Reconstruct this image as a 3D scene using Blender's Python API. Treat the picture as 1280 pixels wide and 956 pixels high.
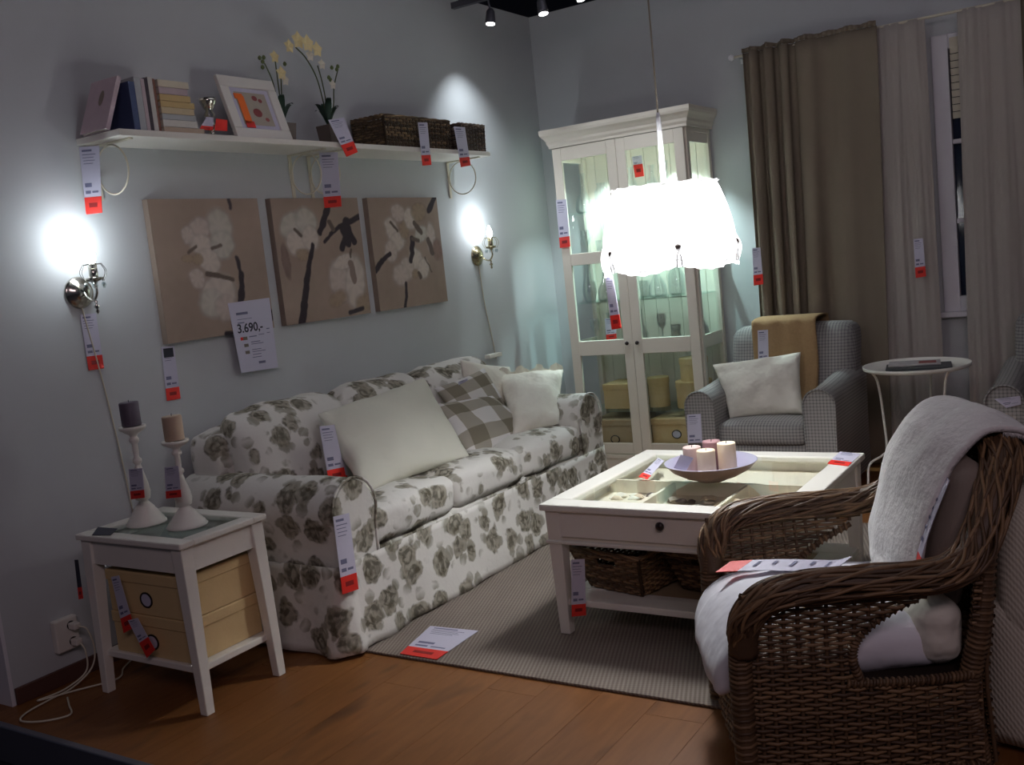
import bpy, bmesh, math, random
from mathutils import Vector, Matrix, noise
import numpy as np
random.seed(7)
S = bpy.context.scene
for o in list(bpy.data.objects): bpy.data.objects.remove(o)
PI = math.pi
# ------------------------------------------------------------------ camera
yaw, pit, rol = 0.5767617, 0.1203021, -0.1053803
cd = bpy.data.cameras.new('camera'); cam = bpy.data.objects.new('camera', cd); S.collection.objects.link(cam); S.camera = cam
f = Vector((-math.sin(yaw)*math.cos(pit), math.cos(yaw)*math.cos(pit), -math.sin(pit)))
r = Vector((math.cos(yaw), math.sin(yaw), 0)); u = r.cross(f)
r2 = r*math.cos(rol)+u*math.sin(rol); u2 = -r*math.sin(rol)+u*math.cos(rol)
m = Matrix((r2, u2, -f)).transposed().to_4x4(); m.translation = (3.48455, -6.03252, 1.396188); cam.matrix_world = m
cd.sensor_width = 36; cd.lens = 1248.395/1280*36; cd.clip_start = .05
# ------------------------------------------------------------------ world, lights, exposure
W = bpy.data.worlds.new('world'); S.world = W; W.use_nodes = True
W.node_tree.nodes['Background'].inputs[0].default_value = (.42, .45, .62, 1)
W.node_tree.nodes['Background'].inputs[1].default_value = .05
def light(name, kind, loc, power, col, target=None, size=.1, spot=None, blend=.5, sizey=None):
    l = bpy.data.lights.new(name, kind); l.energy = power; l.color = col
    if kind == 'AREA':
        l.size = size
        if sizey: l.shape = 'RECTANGLE'; l.size_y = sizey
    else: l.shadow_soft_size = size
    if kind == 'SPOT': l.spot_size = spot; l.spot_blend = blend
    o = bpy.data.objects.new(name, l); S.collection.objects.link(o); o.location = loc
    if target is not None: o.rotation_euler = (Vector(target)-Vector(loc)).to_track_quat('-Z', 'Y').to_euler()
    return o
light('store_light', 'AREA', (4.4, -6.9, 3.5), 44, (1.0, .79, .89), (1.7, -3.0, .5), 2.6, sizey=1.2)
light('store_light', 'AREA', (2.2, -2.2, 3.25), 9, (.90, .90, 1.0), (2.2, -2.2, 0), 2.6)
S.view_settings.view_transform = 'Standard'; S.view_settings.look = 'None'
S.view_settings.exposure = 0.0; S.view_settings.gamma = 1
# ------------------------------------------------------------------ materials
def nt(name):
    m = bpy.data.materials.new(name); m.use_nodes = True; n = m.node_tree
    return m, n, n.nodes['Principled BSDF']
def mix(n, a, b, fac, kind='MIX'):
    x = n.nodes.new('ShaderNodeMix'); x.data_type = 'RGBA'; x.blend_type = kind
    for s, v in ((0, fac), (6, a), (7, b)):
        if hasattr(v, 'is_output') or isinstance(v, bpy.types.NodeSocket): n.links.new(v, x.inputs[s])
        else: x.inputs[s].default_value = v if s == 0 else (*v, 1)
    return x.outputs[2]
def noi(n, scale, detail=3, vec=None, dist=0):
    t = n.nodes.new('ShaderNodeTexNoise'); t.inputs['Scale'].default_value = scale; t.inputs['Detail'].default_value = detail
    t.inputs['Distortion'].default_value = dist
    if vec is not None: n.links.new(vec, t.inputs['Vector'])
    return t.outputs['Fac']
def coord(n, kind='Object', sc=None):
    t = n.nodes.new('ShaderNodeTexCoord').outputs[kind]
    if sc:
        mp = n.nodes.new('ShaderNodeMapping'); mp.inputs['Scale'].default_value = sc; n.links.new(t, mp.inputs[0]); t = mp.outputs[0]
    return t
def ramp(n, src, stops):
    r_ = n.nodes.new('ShaderNodeValToRGB'); n.links.new(src, r_.inputs[0]); e = r_.color_ramp.elements
    while len(e) < len(stops): e.new(.5)
    for i, (p, c) in enumerate(stops):
        e[i].position = p; e[i].color = (*c, 1) if len(c) == 3 else c
    return r_.outputs[0]
def math_(n, op, a, b=0.):
    x = n.nodes.new('ShaderNodeMath'); x.operation = op
    for i, v in enumerate((a, b)):
        if isinstance(v, bpy.types.NodeSocket): n.links.new(v, x.inputs[i])
        else: x.inputs[i].default_value = v
    return x.outputs[0]
def bump(n, p, h, strength=.3, dist=.004):
    b = n.nodes.new('ShaderNodeBump'); b.inputs['Strength'].default_value = strength; b.inputs['Distance'].default_value = dist
    n.links.new(h, b.inputs['Height']); n.links.new(b.outputs[0], p.inputs['Normal'])
def M(name, col, rough=.6, metal=0, var=.08, vs=6, bs=0, bst=.3, bd=.003, spec=.4, emit=0):
    m, n, p = nt(name); c = coord(n)
    a = [x*(1-var) for x in col]; b = [min(1, x*(1+var)) for x in col]
    n.links.new(mix(n, a, b, noi(n, vs, 4, c)), p.inputs['Base Color'])
    p.inputs['Roughness'].default_value = rough; p.inputs['Metallic'].default_value = metal
    p.inputs['Specular IOR Level'].default_value = spec
    if bs: bump(n, p, noi(n, bs, 2, c), bst, bd)
    if emit: p.inputs['Emission Color'].default_value = (*col, 1); p.inputs['Emission Strength'].default_value = emit
    return m
def sep(n, v):
    s = n.nodes.new('ShaderNodeSeparateXYZ'); n.links.new(v, s.inputs[0]); return s.outputs
m_wall = M('painted_wall', (.52, .54, .55), .75, 0, .03, 3, 180, .08, .001)
m_trim = M('white_trim', (.72, .70, .74), .5)
m_ceil = M('dark_ceiling', (.02, .02, .028), .9)
m_lowfl = M('dark_store_floor', (.035, .035, .05), .5, 0, .2)
m_metal_edge = M('edge_metal', (.25, .26, .32), .35, .8)
m_white = M('white_lacquer', (.80, .77, .70), .38, 0, .03, 5)
m_cab = M('cream_lacquer', (.78, .72, .62), .42, 0, .03, 5)
m_chrome = M('polished_nickel', (.55, .54, .48), .18, 1, .1)
m_brass = M('dull_brass', (.50, .45, .30), .25, 1, .1)
m_knob = M('dark_pewter', (.06, .05, .05), .3, .8)
m_black = M('black_print', (.02, .02, .035), .6)
m_print = M('grey_print', (.16, .16, .26), .7)
m_card = M('white_card', (.58, .56, .68), .5, 0, .02)
m_red = M('red_card', (.75, .03, .02), .5, 0, .05)
m_orange = M('orange_card', (.95, .18, .02), .5)
m_cable = M('cream_cable', (.65, .60, .48), .5)
m_cream = M('cream_cotton', (.78, .74, .64), .9, 0, .04, 8, 13, .7, .02)
m_creamy = M('offwhite_linen', (.72, .71, .60), .9, 0, .05, 6, 9, .5, .02)
m_seat = M('white_cotton', (.80, .79, .84), .9, 0, .03, 6, 9, .5, .02)
m_taupe = M('taupe_cotton', (.30, .25, .21), .9, 0, .1, 10, 200, .2)
m_pot = M('grey_brown_ceramic', (.16, .13, .11), .6, 0, .1)
m_leaf = M('dark_leaf', (.015, .045, .025), .4)
m_stem = M('olive_stem', (.07, .09, .03), .5)
m_petal = M('cream_petal', (.80, .68, .36), .6, 0, .15, 30)
m_petalw = M('pale_petal', (.75, .70, .58), .6, 0, .1, 30)
m_bud = M('green_bud', (.12, .16, .05), .5)
m_box = M('straw_card', (.66, .48, .24), .75, 0, .06, 15, 90, .15)
m_boxd = M('brown_card', (.40, .29, .17), .8, 0, .08, 12, 90, .15)
m_plastic = M('white_plastic', (.72, .68, .62), .35)
m_candle_w = M('ivory_wax', (.88, .72, .52), .45, 0, .04)
m_candle_p = M('dusty_pink_wax', (.60, .44, .40), .5, 0, .05)
m_candle_m = M('mauve_wax', (.28, .15, .16), .5, 0, .05)
m_candle_g = M('grey_violet_wax', (.11, .09, .12), .6)
m_candle_b = M('beige_wax', (.48, .36, .26), .6)
m_grey = M('grey_panel', (.30, .30, .28), .7)
m_bowl_o = M('brown_bowl', (.15, .09, .07), .4, 0, .1)
m_bowl_i = M('lilac_bowl', (.32, .30, .40), .35, 0, .05)
m_shell = M('shell', (.72, .58, .42), .6, 0, .25, 40, 60, .3)
m_shelld = M('dark_shell', (.10, .07, .06), .6, 0, .2, 40)
m_shellw = M('white_shell', (.85, .80, .70), .55, 0, .1, 40)
m_liner = M('cream_liner', (.80, .73, .60), .8)
m_throw = M('mustard_brown_knit', (.30, .19, .09), .95, 0, .15, 60, 160, .5, .004)
m_mag = M('magazine_dark', (.04, .045, .05), .4)
m_magw = M('magazine_page', (.45, .42, .42), .5, 0, .35, 25)
m_wax_dark = M('dark_panel', (.03, .03, .05), .6)
m_lampw = M('lamp_white_metal', (.8, .8, .82), .4)
m_rope = M('lamp_cord', (.20, .17, .13), .8)
m_pane = M('dark_pane', (.015, .02, .04), .08, 0, .3, 3)
m_spot = M('spot_housing', (.10, .10, .12), .4, .5)
m_bulb = M('lit_bulb', (1, .98, .95), .5, 0, 0, emit=14)
m_lens = M('lit_lens', (1, .98, .95), .5, 0, 0, emit=9)
m_blind = M('cream_blind', (.55, .50, .40), .8, 0, .08)
m_silver = M('silvered_glass', (.75, .72, .62), .1, .9)
m_fleece = M('sheep_fleece', (.80, .78, .76), .95, 0, .06, 14, 45, .5, .010)
m_creamrib = None
def fabric_cols(): pass
def glass(name, tint=(.90, .97, .95), gl=.10, rough=.02):
    m = bpy.data.materials.new(name); m.use_nodes = True; n = m.node_tree; n.nodes.clear()
    o = n.nodes.new('ShaderNodeOutputMaterial'); t = n.nodes.new('ShaderNodeBsdfTransparent'); g = n.nodes.new('ShaderNodeBsdfGlossy')
    t.inputs[0].default_value = (*tint, 1); g.inputs['Roughness'].default_value = rough; g.inputs[0].default_value = (.9, 1, .98, 1)
    x = n.nodes.new('ShaderNodeMixShader'); lw = n.nodes.new('ShaderNodeLayerWeight'); lw.inputs[0].default_value = .25
    gm = n.nodes.new('ShaderNodeNewGeometry'); a = math_(n, 'MULTIPLY', lw.outputs['Fresnel'], .6); b = math_(n, 'MULTIPLY', math_(n, 'ADD', a, gl*.3), math_(n, 'SUBTRACT', 1., gm.outputs['Backfacing']))
    n.links.new(b, x.inputs[0]); n.links.new(t.outputs[0], x.inputs[1]); n.links.new(g.outputs[0], x.inputs[2]); n.links.new(x.outputs[0], o.inputs[0])
    return m
m_glass = glass('clear_glass', (.985, 1, .99), .06); m_gshelf = glass('green_edge_glass', (.94, .995, .98), .2)
m_vase = glass('thin_glassware', (.955, .99, 1), .55, .05); m_crystal = glass('crystal_glass', (.8, .85, .85), .9, .05)
def translucent(name, col, tr=.5, open_=0.0):
    m = bpy.data.materials.new(name); m.use_nodes = True; n = m.node_tree; n.nodes.clear()
    o = n.nodes.new('ShaderNodeOutputMaterial'); d = n.nodes.new('ShaderNodeBsdfDiffuse'); t = n.nodes.new('ShaderNodeBsdfTranslucent')
    w = noi(n, 400, 1, coord(n)); c = mix(n, [x*.92 for x in col], col, w)
    n.links.new(c, d.inputs[0]); n.links.new(c, t.inputs[0])
    x = n.nodes.new('ShaderNodeMixShader'); x.inputs[0].default_value = tr
    n.links.new(d.outputs[0], x.inputs[1]); n.links.new(t.outputs[0], x.inputs[2]); out = x.outputs[0]
    if open_:
        p = n.nodes.new('ShaderNodeBsdfTransparent'); y = n.nodes.new('ShaderNodeMixShader'); y.inputs[0].default_value = open_
        n.links.new(out, y.inputs[1]); n.links.new(p.outputs[0], y.inputs[2]); out = y.outputs[0]
    n.links.new(out, o.inputs[0]); return m
m_shade = translucent('lit_white_cloth', (.86, .86, .86), .42)
m_sheer = translucent('sheer_cloth', (.60, .55, .50), .3, .12)
m_curtain = translucent('brown_linen', (.235, .195, .145), .1)
def mk_floral():
    m, n, p = nt('floral_cotton'); c = coord(n, 'Object')
    w = n.nodes.new('ShaderNodeTexNoise'); w.inputs['Scale'].default_value = 14; w.inputs['Detail'].default_value = 3; n.links.new(c, w.inputs[0])
    va = n.nodes.new('ShaderNodeVectorMath'); va.operation = 'MULTIPLY_ADD'; n.links.new(w.outputs['Color'], va.inputs[0])
    va.inputs[1].default_value = (.045,)*3; n.links.new(c, va.inputs[2])
    def vor(scale, off):
        mp = n.nodes.new('ShaderNodeMapping'); mp.inputs['Location'].default_value = off; n.links.new(va.outputs[0], mp.inputs[0])
        v = n.nodes.new('ShaderNodeTexVoronoi'); v.inputs['Scale'].default_value = scale; v.inputs['Randomness'].default_value = .7; n.links.new(mp.outputs[0], v.inputs[0])
        return v.outputs['Distance'], v.outputs['Color']
    d, cc = vor(7.2, (0, 0, 0)); d2, c2 = vor(13.5, (.3, .2, .1)); d3, c3 = vor(34, (.1, .5, .3))
    ros = ramp(n, math_(n, 'ADD', d, math_(n, 'MULTIPLY', math_(n, 'SUBTRACT', noi(n, 22, 2, c), .5), .28)), [(.0, (1, 1, 1)), (.375, (1, 1, 1)), (.44, (0, 0, 0))])
    pet = math_(n, 'SINE', math_(n, 'ADD', math_(n, 'MULTIPLY', d, 17.), math_(n, 'MULTIPLY', noi(n, 20, 3, c, .8), 16.)))
    tone = mix(n, (.09, .078, .05), (.36, .33, .26), ramp(n, math_(n, 'ADD', math_(n, 'MULTIPLY', pet, .30), math_(n, 'MULTIPLY', d3, .75)), [(.05, (0, 0, 0)), (.75, (1, 1, 1))]))
    base = (.72, .70, .65)
    lf = ramp(n, math_(n, 'ADD', d2, math_(n, 'MULTIPLY', math_(n, 'SUBTRACT', noi(n, 30, 2, c), .5), .3)), [(.0, (1, 1, 1)), (.34, (.9, .9, .9)), (.42, (0, 0, 0))])
    near = ramp(n, d, [(.50, (1, 1, 1)), (.72, (0, 0, 0))])
    a = mix(n, base, (.20, .18, .12), math_(n, 'MULTIPLY', math_(n, 'MULTIPLY', lf, near), .8))
    b = mix(n, a, tone, math_(n, 'MULTIPLY', ros, .93))
    n.links.new(b, p.inputs['Base Color']); p.inputs['Roughness'].default_value = .85; p.inputs['Specular IOR Level'].default_value = .2
    bump(n, p, noi(n, 7, 4, c), .55, .02)
    return m
m_floral = mk_floral()
def mk_gingham(name, ca, cb, size):     # fine woven check on every side of an upholstered body
    m, n, p = nt(name); x, y, z = sep(n, coord(n, 'Object'))
    def st(v): return ramp(n, math_(n, 'FRACT', math_(n, 'DIVIDE', v, size)), [(.0, (0, 0, 0)), (.5, (1, 1, 1))])
    g = n.nodes.new('ShaderNodeNewGeometry'); nx, ny, nz = sep(n, g.outputs['Normal'])
    tot = None
    for v, a in ((x, nx), (y, ny), (z, nz)):
        w = math_(n, 'SUBTRACT', 1., math_(n, 'ABSOLUTE', a)); q = math_(n, 'MULTIPLY', st(v), w)
        tot = q if tot is None else math_(n, 'ADD', tot, q)
    rm = n.nodes.new('ShaderNodeMapRange'); rm.inputs[1].default_value = 0; rm.inputs[2].default_value = 1.9; n.links.new(tot, rm.inputs[0])
    n.links.new(mix(n, ca, cb, rm.outputs[0]), p.inputs['Base Color']); p.inputs['Roughness'].default_value = .9; p.inputs['Specular IOR Level'].default_value = .2
    return m
m_gingham = mk_gingham('grey_gingham', (.035, .035, .045), (.36, .34, .32), .017)
def mk_check():
    m, n, p = nt('taupe_white_check'); x, y, z = sep(n, coord(n, 'UV'))
    def st(v, k): return ramp(n, math_(n, 'FRACT', math_(n, 'MULTIPLY', v, k)), [(0, (0, 0, 0)), (.49, (0, 0, 0)), (.51, (1, 1, 1))])
    a = st(x, 2.6); b = st(y, 2.6)
    c = mix(n, (.72, .70, .68), (.36, .33, .27), a); c2 = mix(n, (.36, .33, .27), (.19, .165, .12), a)
    n.links.new(mix(n, c, c2, b), p.inputs['Base Color']); p.inputs['Roughness'].default_value = .9; p.inputs['Specular IOR Level'].default_value = .2
    return m
m_check = mk_check()
def mk_ribbed(name, ca, cb, kx, ky, st=.6):
    m, n, p = nt(name); x, y, z = sep(n, coord(n, 'Object'))
    q = math_(n, 'SINE', math_(n, 'ADD', math_(n, 'MULTIPLY', math_(n, 'ADD', x, math_(n, 'MULTIPLY', z, .6)), kx), math_(n, 'MULTIPLY', y, ky)))
    k = math_(n, 'SINE', math_(n, 'SUBTRACT', math_(n, 'MULTIPLY', y, kx), math_(n, 'MULTIPLY', x, ky)))
    h = math_(n, 'ADD', math_(n, 'MULTIPLY', q, .35), math_(n, 'ADD', math_(n, 'MULTIPLY', k, .15), .5))
    h2 = math_(n, 'ADD', h, math_(n, 'MULTIPLY', math_(n, 'SUBTRACT', noi(n, 5, 3, coord(n)), .5), .4))
    n.links.new(mix(n, ca, cb, ramp(n, h2, [(0, (0, 0, 0)), (1, (1, 1, 1))])), p.inputs['Base Color'])
    p.inputs['Roughness'].default_value = .95; p.inputs['Specular IOR Level'].default_value = .15; bump(n, p, h, st, .004)
    return m
m_rug = mk_ribbed('woven_sisal', (.15, .12, .10), (.29, .245, .205), 420, 150, .4)
m_creamrib = mk_ribbed('cream_ribbed_cloth', (.58, .53, .43), (.76, .71, .60), 560, 620, .3)
def mk_wicker(name, dark, mid, light_):
    m, n, p = nt(name); x, y, z = sep(n, coord(n, 'UV'))
    c = ramp(n, x, [(0, dark), (.45, mid), (.9, light_)])
    n.links.new(mix(n, c, tuple(k*.5 for k in dark), math_(n, 'MULTIPLY', noi(n, 26, 3, coord(n)), .45)), p.inputs['Base Color'])
    p.inputs['Roughness'].default_value = .5; p.inputs['Specular IOR Level'].default_value = .4
    bump(n, p, noi(n, 220, 2, coord(n)), .3, .002)
    return m
m_wicker = mk_wicker('brown_rattan', (.085, .048, .026), (.19, .112, .058), (.33, .20, .10))
m_wickerd = mk_wicker('dark_rattan', (.03, .02, .015), (.08, .05, .032), (.16, .10, .065))
m_seagrass = mk_wicker('brown_willow', (.035, .022, .012), (.12, .075, .04), (.28, .18, .09))
def mk_wood():
    m, n, p = nt('oiled_oak_laminate'); oi = n.nodes.new('ShaderNodeObjectInfo')
    c = coord(n, 'Object'); va = n.nodes.new('ShaderNodeVectorMath'); va.operation = 'ADD'; n.links.new(c, va.inputs[0])
    cx = n.nodes.new('ShaderNodeCombineXYZ')
    for i, k in enumerate((7.3, 31.1, 3.7)): n.links.new(math_(n, 'MULTIPLY', oi.outputs['Random'], k), cx.inputs[i])
    n.links.new(cx.outputs[0], va.inputs[1])
    mp = n.nodes.new('ShaderNodeMapping'); mp.inputs['Scale'].default_value = (1, .12, 1); n.links.new(va.outputs[0], mp.inputs[0])
    g = noi(n, 38, 6, mp.outputs[0], .6); 
    mp2 = n.nodes.new('ShaderNodeMapping'); mp2.inputs['Scale'].default_value = (1, .35, 1); n.links.new(va.outputs[0], mp2.inputs[0])
    k = noi(n, 7, 2, mp2.outputs[0])
    a = mix(n, (.135, .047, .012), (.26, .108, .032), g)
    b = mix(n, a, (.05, .02, .010), ramp(n, k, [(.62, (0, 0, 0)), (.74, (.8, .8, .8))]))
    v = mix(n, b, (.29, .12, .038), math_(n, 'MULTIPLY', oi.outputs['Random'], .22))
    n.links.new(v, p.inputs['Base Color']); p.inputs['Roughness'].default_value = .45; p.inputs['Specular IOR Level'].default_value = .25
    return m
m_wood = mk_wood(); m_base = M('dark_wood_skirting', (.10, .045, .035), .5)
# ------------------------------------------------------------------ building helpers
ORG = {}
def link(o): S.collection.objects.link(o)
def props(o, label=None, cat=None, group=None, kind=None):
    if label: o['label'] = label
    if cat: o['category'] = cat
    if group: o['group'] = group
    if kind: o['kind'] = kind
    return o
def thing(name, label, cat, loc, group=None):
    o = bpy.data.objects.new(name, None); link(o); o.location = loc; o.empty_display_size = .05; ORG[o.name] = Vector(loc)
    return props(o, label, cat, group)
class B:
    def __init__(s, T=None): s.v = []; s.f = []; s.uv = []; s.T = T
    def add(s, vs, fs, uvs=None):
        b = len(s.v); s.v += [Vector(s.T(*p)) if s.T else Vector(p) for p in vs]; s.f += [tuple(i+b for i in q) for q in fs]
        s.uv += uvs if uvs else [(0, 0)]*len(vs)
        return s
    def box(s, a, b, rot=None, c=None):
        x0, y0, z0 = a; x1, y1, z1 = b
        P = [Vector((x, y, z)) for z in (z0, z1) for y in (y0, y1) for x in (x0, x1)]
        if rot is not None:
            cc = Vector(c) if c else (Vector(a)+Vector(b))/2; P = [rot @ (p-cc)+cc for p in P]
        return s.add(P, [(0, 2, 3, 1), (4, 5, 7, 6), (0, 1, 5, 4), (2, 6, 7, 3), (0, 4, 6, 2), (1, 3, 7, 5)])
    def taper(s, c0, w0, c1, w1):        # tapered square bar from centre c0 (half sizes w0) to c1
        P = [(c0[0]+i*w0[0], c0[1]+j*w0[1], c0[2]) for j in (-1, 1) for i in (-1, 1)]+[(c1[0]+i*w1[0], c1[1]+j*w1[1], c1[2]) for j in (-1, 1) for i in (-1, 1)]
        return s.add(P, [(0, 2, 3, 1), (4, 5, 7, 6), (0, 1, 5, 4), (2, 6, 7, 3), (0, 4, 6, 2), (1, 3, 7, 5)])
    def tube(s, path, rad, n=8, closed=False, uv=0, cap=True):
        P = [Vector(p) for p in path]; L = len(P); vs = []; up = None
        for i, p in enumerate(P):
            a = P[(i-1) % L] if (closed or i > 0) else p; b = P[(i+1) % L] if (closed or i < L-1) else p
            t = (b-a).normalized() if (b-a).length > 1e-9 else Vector((0, 0, 1))
            if up is None: up = t.orthogonal().normalized()
            up = (up-t*up.dot(t)); up = up.normalized() if up.length > 1e-6 else t.orthogonal().normalized()
            w = t.cross(up); rr = rad(i/max(1, L-1)) if callable(rad) else rad
            vs += [p+(up*math.cos(2*PI*k/n)+w*math.sin(2*PI*k/n))*rr for k in range(n)]
        fs = [(i*n+k, i*n+(k+1) % n, ((i+1) % L)*n+(k+1) % n, ((i+1) % L)*n+k) for i in range(L if closed else L-1) for k in range(n)]
        if not closed and cap: fs += [tuple(range(n-1, -1, -1)), tuple((L-1)*n+k for k in range(n))]
        return s.add(vs, fs, [(uv, 0)]*len(vs))
    def lathe(s, prof, c, n=24, sx=1, sy=1, open_=False):
        vs = []; L = len(prof)
        for (r_, z) in prof: vs += [(c[0]+r_*sx*math.cos(2*PI*k/n), c[1]+r_*sy*math.sin(2*PI*k/n), c[2]+z) for k in range(n)]
        fs = [(i*n+k, i*n+(k+1) % n, (i+1)*n+(k+1) % n, (i+1)*n+k) for i in range(L-1) for k in range(n)]
        if prof[0][0] > 1e-5 and not open_: fs.append(tuple(range(n-1, -1, -1)))
        if prof[-1][0] > 1e-5 and not open_: fs.append(tuple((L-1)*n+k for k in range(n)))
        return s.add(vs, fs)
    def grid(s, fn, nu, nv, flip=False):
        vs = []; uv = []
        for j in range(nv+1):
            for i in range(nu+1): a, b = i/nu, j/nv; vs.append(fn(a, b)); uv.append((a, b))
        w = nu+1
        fs = [(j*w+i, j*w+i+1, (j+1)*w+i+1, (j+1)*w+i) for j in range(nv) for i in range(nu)]
        if flip: fs = [q[::-1] for q in fs]
        return s.add(vs, fs, uv)
    def rbox(s, a, b, r_=.04, n=10, puff=0, wr=0, ws=8, post=None):   # rounded, slightly puffed and wrinkled upholstery body
        a = Vector(a); b = Vector(b); c = (a+b)/2; h = (b-a)/2
        if isinstance(puff, (int, float)): puff = (puff,)*3
        for ax in range(3):
            for sg in (-1, 1):
                i1, i2 = (ax+1) % 3, (ax+2) % 3
                def fn(p_, q_):
                    p_ = .5-.5*math.cos(PI*p_)*(.55)-(.5-p_)*.0 if False else p_
                    q = Vector((0, 0, 0)); q[ax] = sg*h[ax]; q[i1] = (2*p_-1)*h[i1]; q[i2] = (2*q_-1)*h[i2]
                    core = Vector([max(-(h[k]-r_), min(h[k]-r_, q[k])) for k in range(3)]); d = q-core
                    nn = d.normalized() if d.length > 1e-9 else Vector((0, 0, 0)); q = core+nn*r_
                    e = [1-(q[k]/h[k])**2 if h[k] else 0 for k in range(3)]
                    q = q+Vector([nn[k]*puff[k]*max(0, e[(k+1) % 3])*max(0, e[(k+2) % 3]) for k in range(3)])
                    w = c+q
                    if wr: w = w+nn*wr*(noise.noise(w*ws)+.5*noise.noise(w*ws*2.3))
                    return post(w) if post else w
                s.grid(fn, n, n, flip=(sg < 0))
        return s
    def build(s, name, mat, parent=None, smooth=False, bev=0, label=None, kind=None, weld=False):
        me = bpy.data.meshes.new(name)
        off = ORG[parent.name] if parent is not None else Vector((0, 0, 0))
        me.from_pydata([tuple(p-off) for p in s.v], [], s.f)
        uvl = me.uv_layers.new(name='UVMap'); li = np.empty(len(me.loops), dtype=np.int32); me.loops.foreach_get('vertex_index', li)
        uvl.data.foreach_set('uv', np.array(s.uv, dtype=np.float32)[li].ravel())
        me.materials.append(mat)
        if weld or smooth:
            bm = bmesh.new(); bm.from_mesh(me)
            if weld: bmesh.ops.remove_doubles(bm, verts=bm.verts, dist=1e-5)
            bmesh.ops.recalc_face_normals(bm, faces=bm.faces) if weld else None
            bm.to_mesh(me); bm.free()
        if smooth: me.shade_smooth()
        o = bpy.data.objects.new(name, me); link(o)
        if parent is not None: o.parent = parent; ORG[o.name] = off
        else: ORG[o.name] = Vector((0, 0, 0))
        if bev:
            md = o.modifiers.new('bevel', 'BEVEL'); md.width = bev; md.segments = 2; md.limit_method = 'ANGLE'; md.angle_limit = .6
        if label: o['label'] = label
        if kind: o['kind'] = kind
        return o
def structure(o): o['kind'] = 'structure'; return o
def copy_tree(o, parent=None):
    c = o.copy(); link(c); c.parent = parent; ORG[c.name] = ORG.get(o.name, Vector())
    for ch in [x for x in S.collection.objects if x.parent == o]: copy_tree(ch, c)
    return c
def bez(pts, n=8):                        # Catmull-Rom through points
    P = [Vector(p) for p in pts]; P = [P[0]*2-P[1]]+P+[P[-1]*2-P[-2]]; out = []
    for i in range(1, len(P)-2):
        for k in range(n):
            t = k/n; a, b, c, d = P[i-1:i+3]
            out.append(.5*((2*b)+(c-a)*t+(2*a-5*b+4*c-d)*t*t+(-a+3*b-3*c+d)*t**3))
    out.append(P[-2]); return out
def pillow4(b, c, t, n=22, wr=.006, ws=9, seed=0, side=1, sag=.0):   # cushion from its four corners (TL, TR, BR, BL)
    A, Bq, C, D = [Vector(p) for p in c]; N = ((Bq-A).cross(D-A)).normalized()*side
    for sg in (1, -1):
        def fn(i, j):
            i = .5-.5*math.cos(PI*i); j = .5-.5*math.cos(PI*j)
            uu, vv = 2*i-1, 2*j-1
            k = .055*(1-vv*vv)*uu*abs(uu); k2 = .055*(1-uu*uu)*vv*abs(vv)      # sides draw in between the corners
            ii, jj = i-k*.5, j-k2*.5
            p = A.lerp(Bq, ii).lerp(D.lerp(C, ii), jj)
            e = max(0, (1-uu**2))*max(0, (1-vv**2)); e = e**.42
            q = p+N*sg*t*.5*e
            w = noise.noise(q*ws+Vector((seed, 0, 0)))+.6*noise.noise(q*ws*2.1+Vector((0, seed, 0)))
            return q+N*sg*wr*w*min(1, e*2)-Vector((0, 0, sag*e))
        b.grid(fn, n, n, flip=(sg < 0))
    return b
# ------------------------------------------------------------------ setting
fl = structure(B().box((-.12, -4.27, -.10), (5.2, 0, -.012)).build('floor', m_base))
for i in range(28):
    x = -.12+i*.19; y = -4.27-random.random()*1.1
    while y < 0:
        a, b_ = max(y, -4.27), min(y+1.28, 0)
        if b_-a > .02 and x < 5.1:
            o = B().box((x+.0006, a+.0006, -.012), (x+.1894, b_-.0006, 0)).build('plank', m_wood, fl); 
        y += 1.28
structure(B().box((-3, -12, -.30), (9, -4.29, -.12)).build('floor', m_lowfl)) if False else None
lo = structure(B().box((-4, -12, -.32), (10, -4.275, -.14)).build('floor', m_lowfl))
e = structure(B().box((-.14, -4.30, -.13), (5.2, -4.272, .004)).build('trim_1', m_metal_edge, bev=.004))
structure(B().box((-.13, -4.17, 0), (0, .12, 3.0)).build('wall_left', m_wall))
structure(B().box((-.135, -4.182, 0), (.004, -4.168, 3.0)).build('trim_2', m_trim))
wb = B().box((0, 0, 0), (2.50, .12, 3.0)).box((2.50, 0, 0), (3.5, .12, .86)).box((2.50, 0, 2.36), (3.5, .12, 3.0)).box((3.5, 0, 0), (5.2, .12, 3.0))
structure(wb.build('wall_back', m_wall))
structure(B().box((-4, -12, 3.6), (10, 3, 3.7)).build('ceiling', m_ceil))
structure(B().box((0, -4.165, 0), (.014, -.001, .062)).build('baseboard_left', m_base, bev=.003))
structure(B().box((.016, -.014, 0), (5.2, 0, .062)).build('baseboard_back', m_base, bev=.003))
# window
wn = structure(B().box((2.50, -.02, .86), (2.585, .05, 2.36)).box((3.415, -.02, .86), (3.5, .05, 2.36)).box((2.585, -.02, .86), (3.415, .05, .945))
    .box((2.585, -.02, 2.28), (3.415, .05, 2.36)).box((2.98, -.012, .945), (3.02, .045, 2.28)).build('window_1', m_trim, bev=.004))
for (a, b_) in ((1.345, 1.372), (1.775, 1.80)):
    B().box((2.585, -.008, a), (3.415, .04, b_)).build('glazing_bar', m_trim, wn, bev=.003)
B().box((2.47, -.05, .83), (3.53, .0, .86)).build('window_sill', m_trim, wn, bev=.004)
for x0, x1 in ((2.585, 2.98), (3.02, 3.415)):
    for z0, z1 in ((.945, 1.345), (1.372, 1.775), (1.80, 2.28)): B().box((x0, .02, z0), (x1, .028, z1)).build('window_pane', m_pane, wn)
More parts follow.
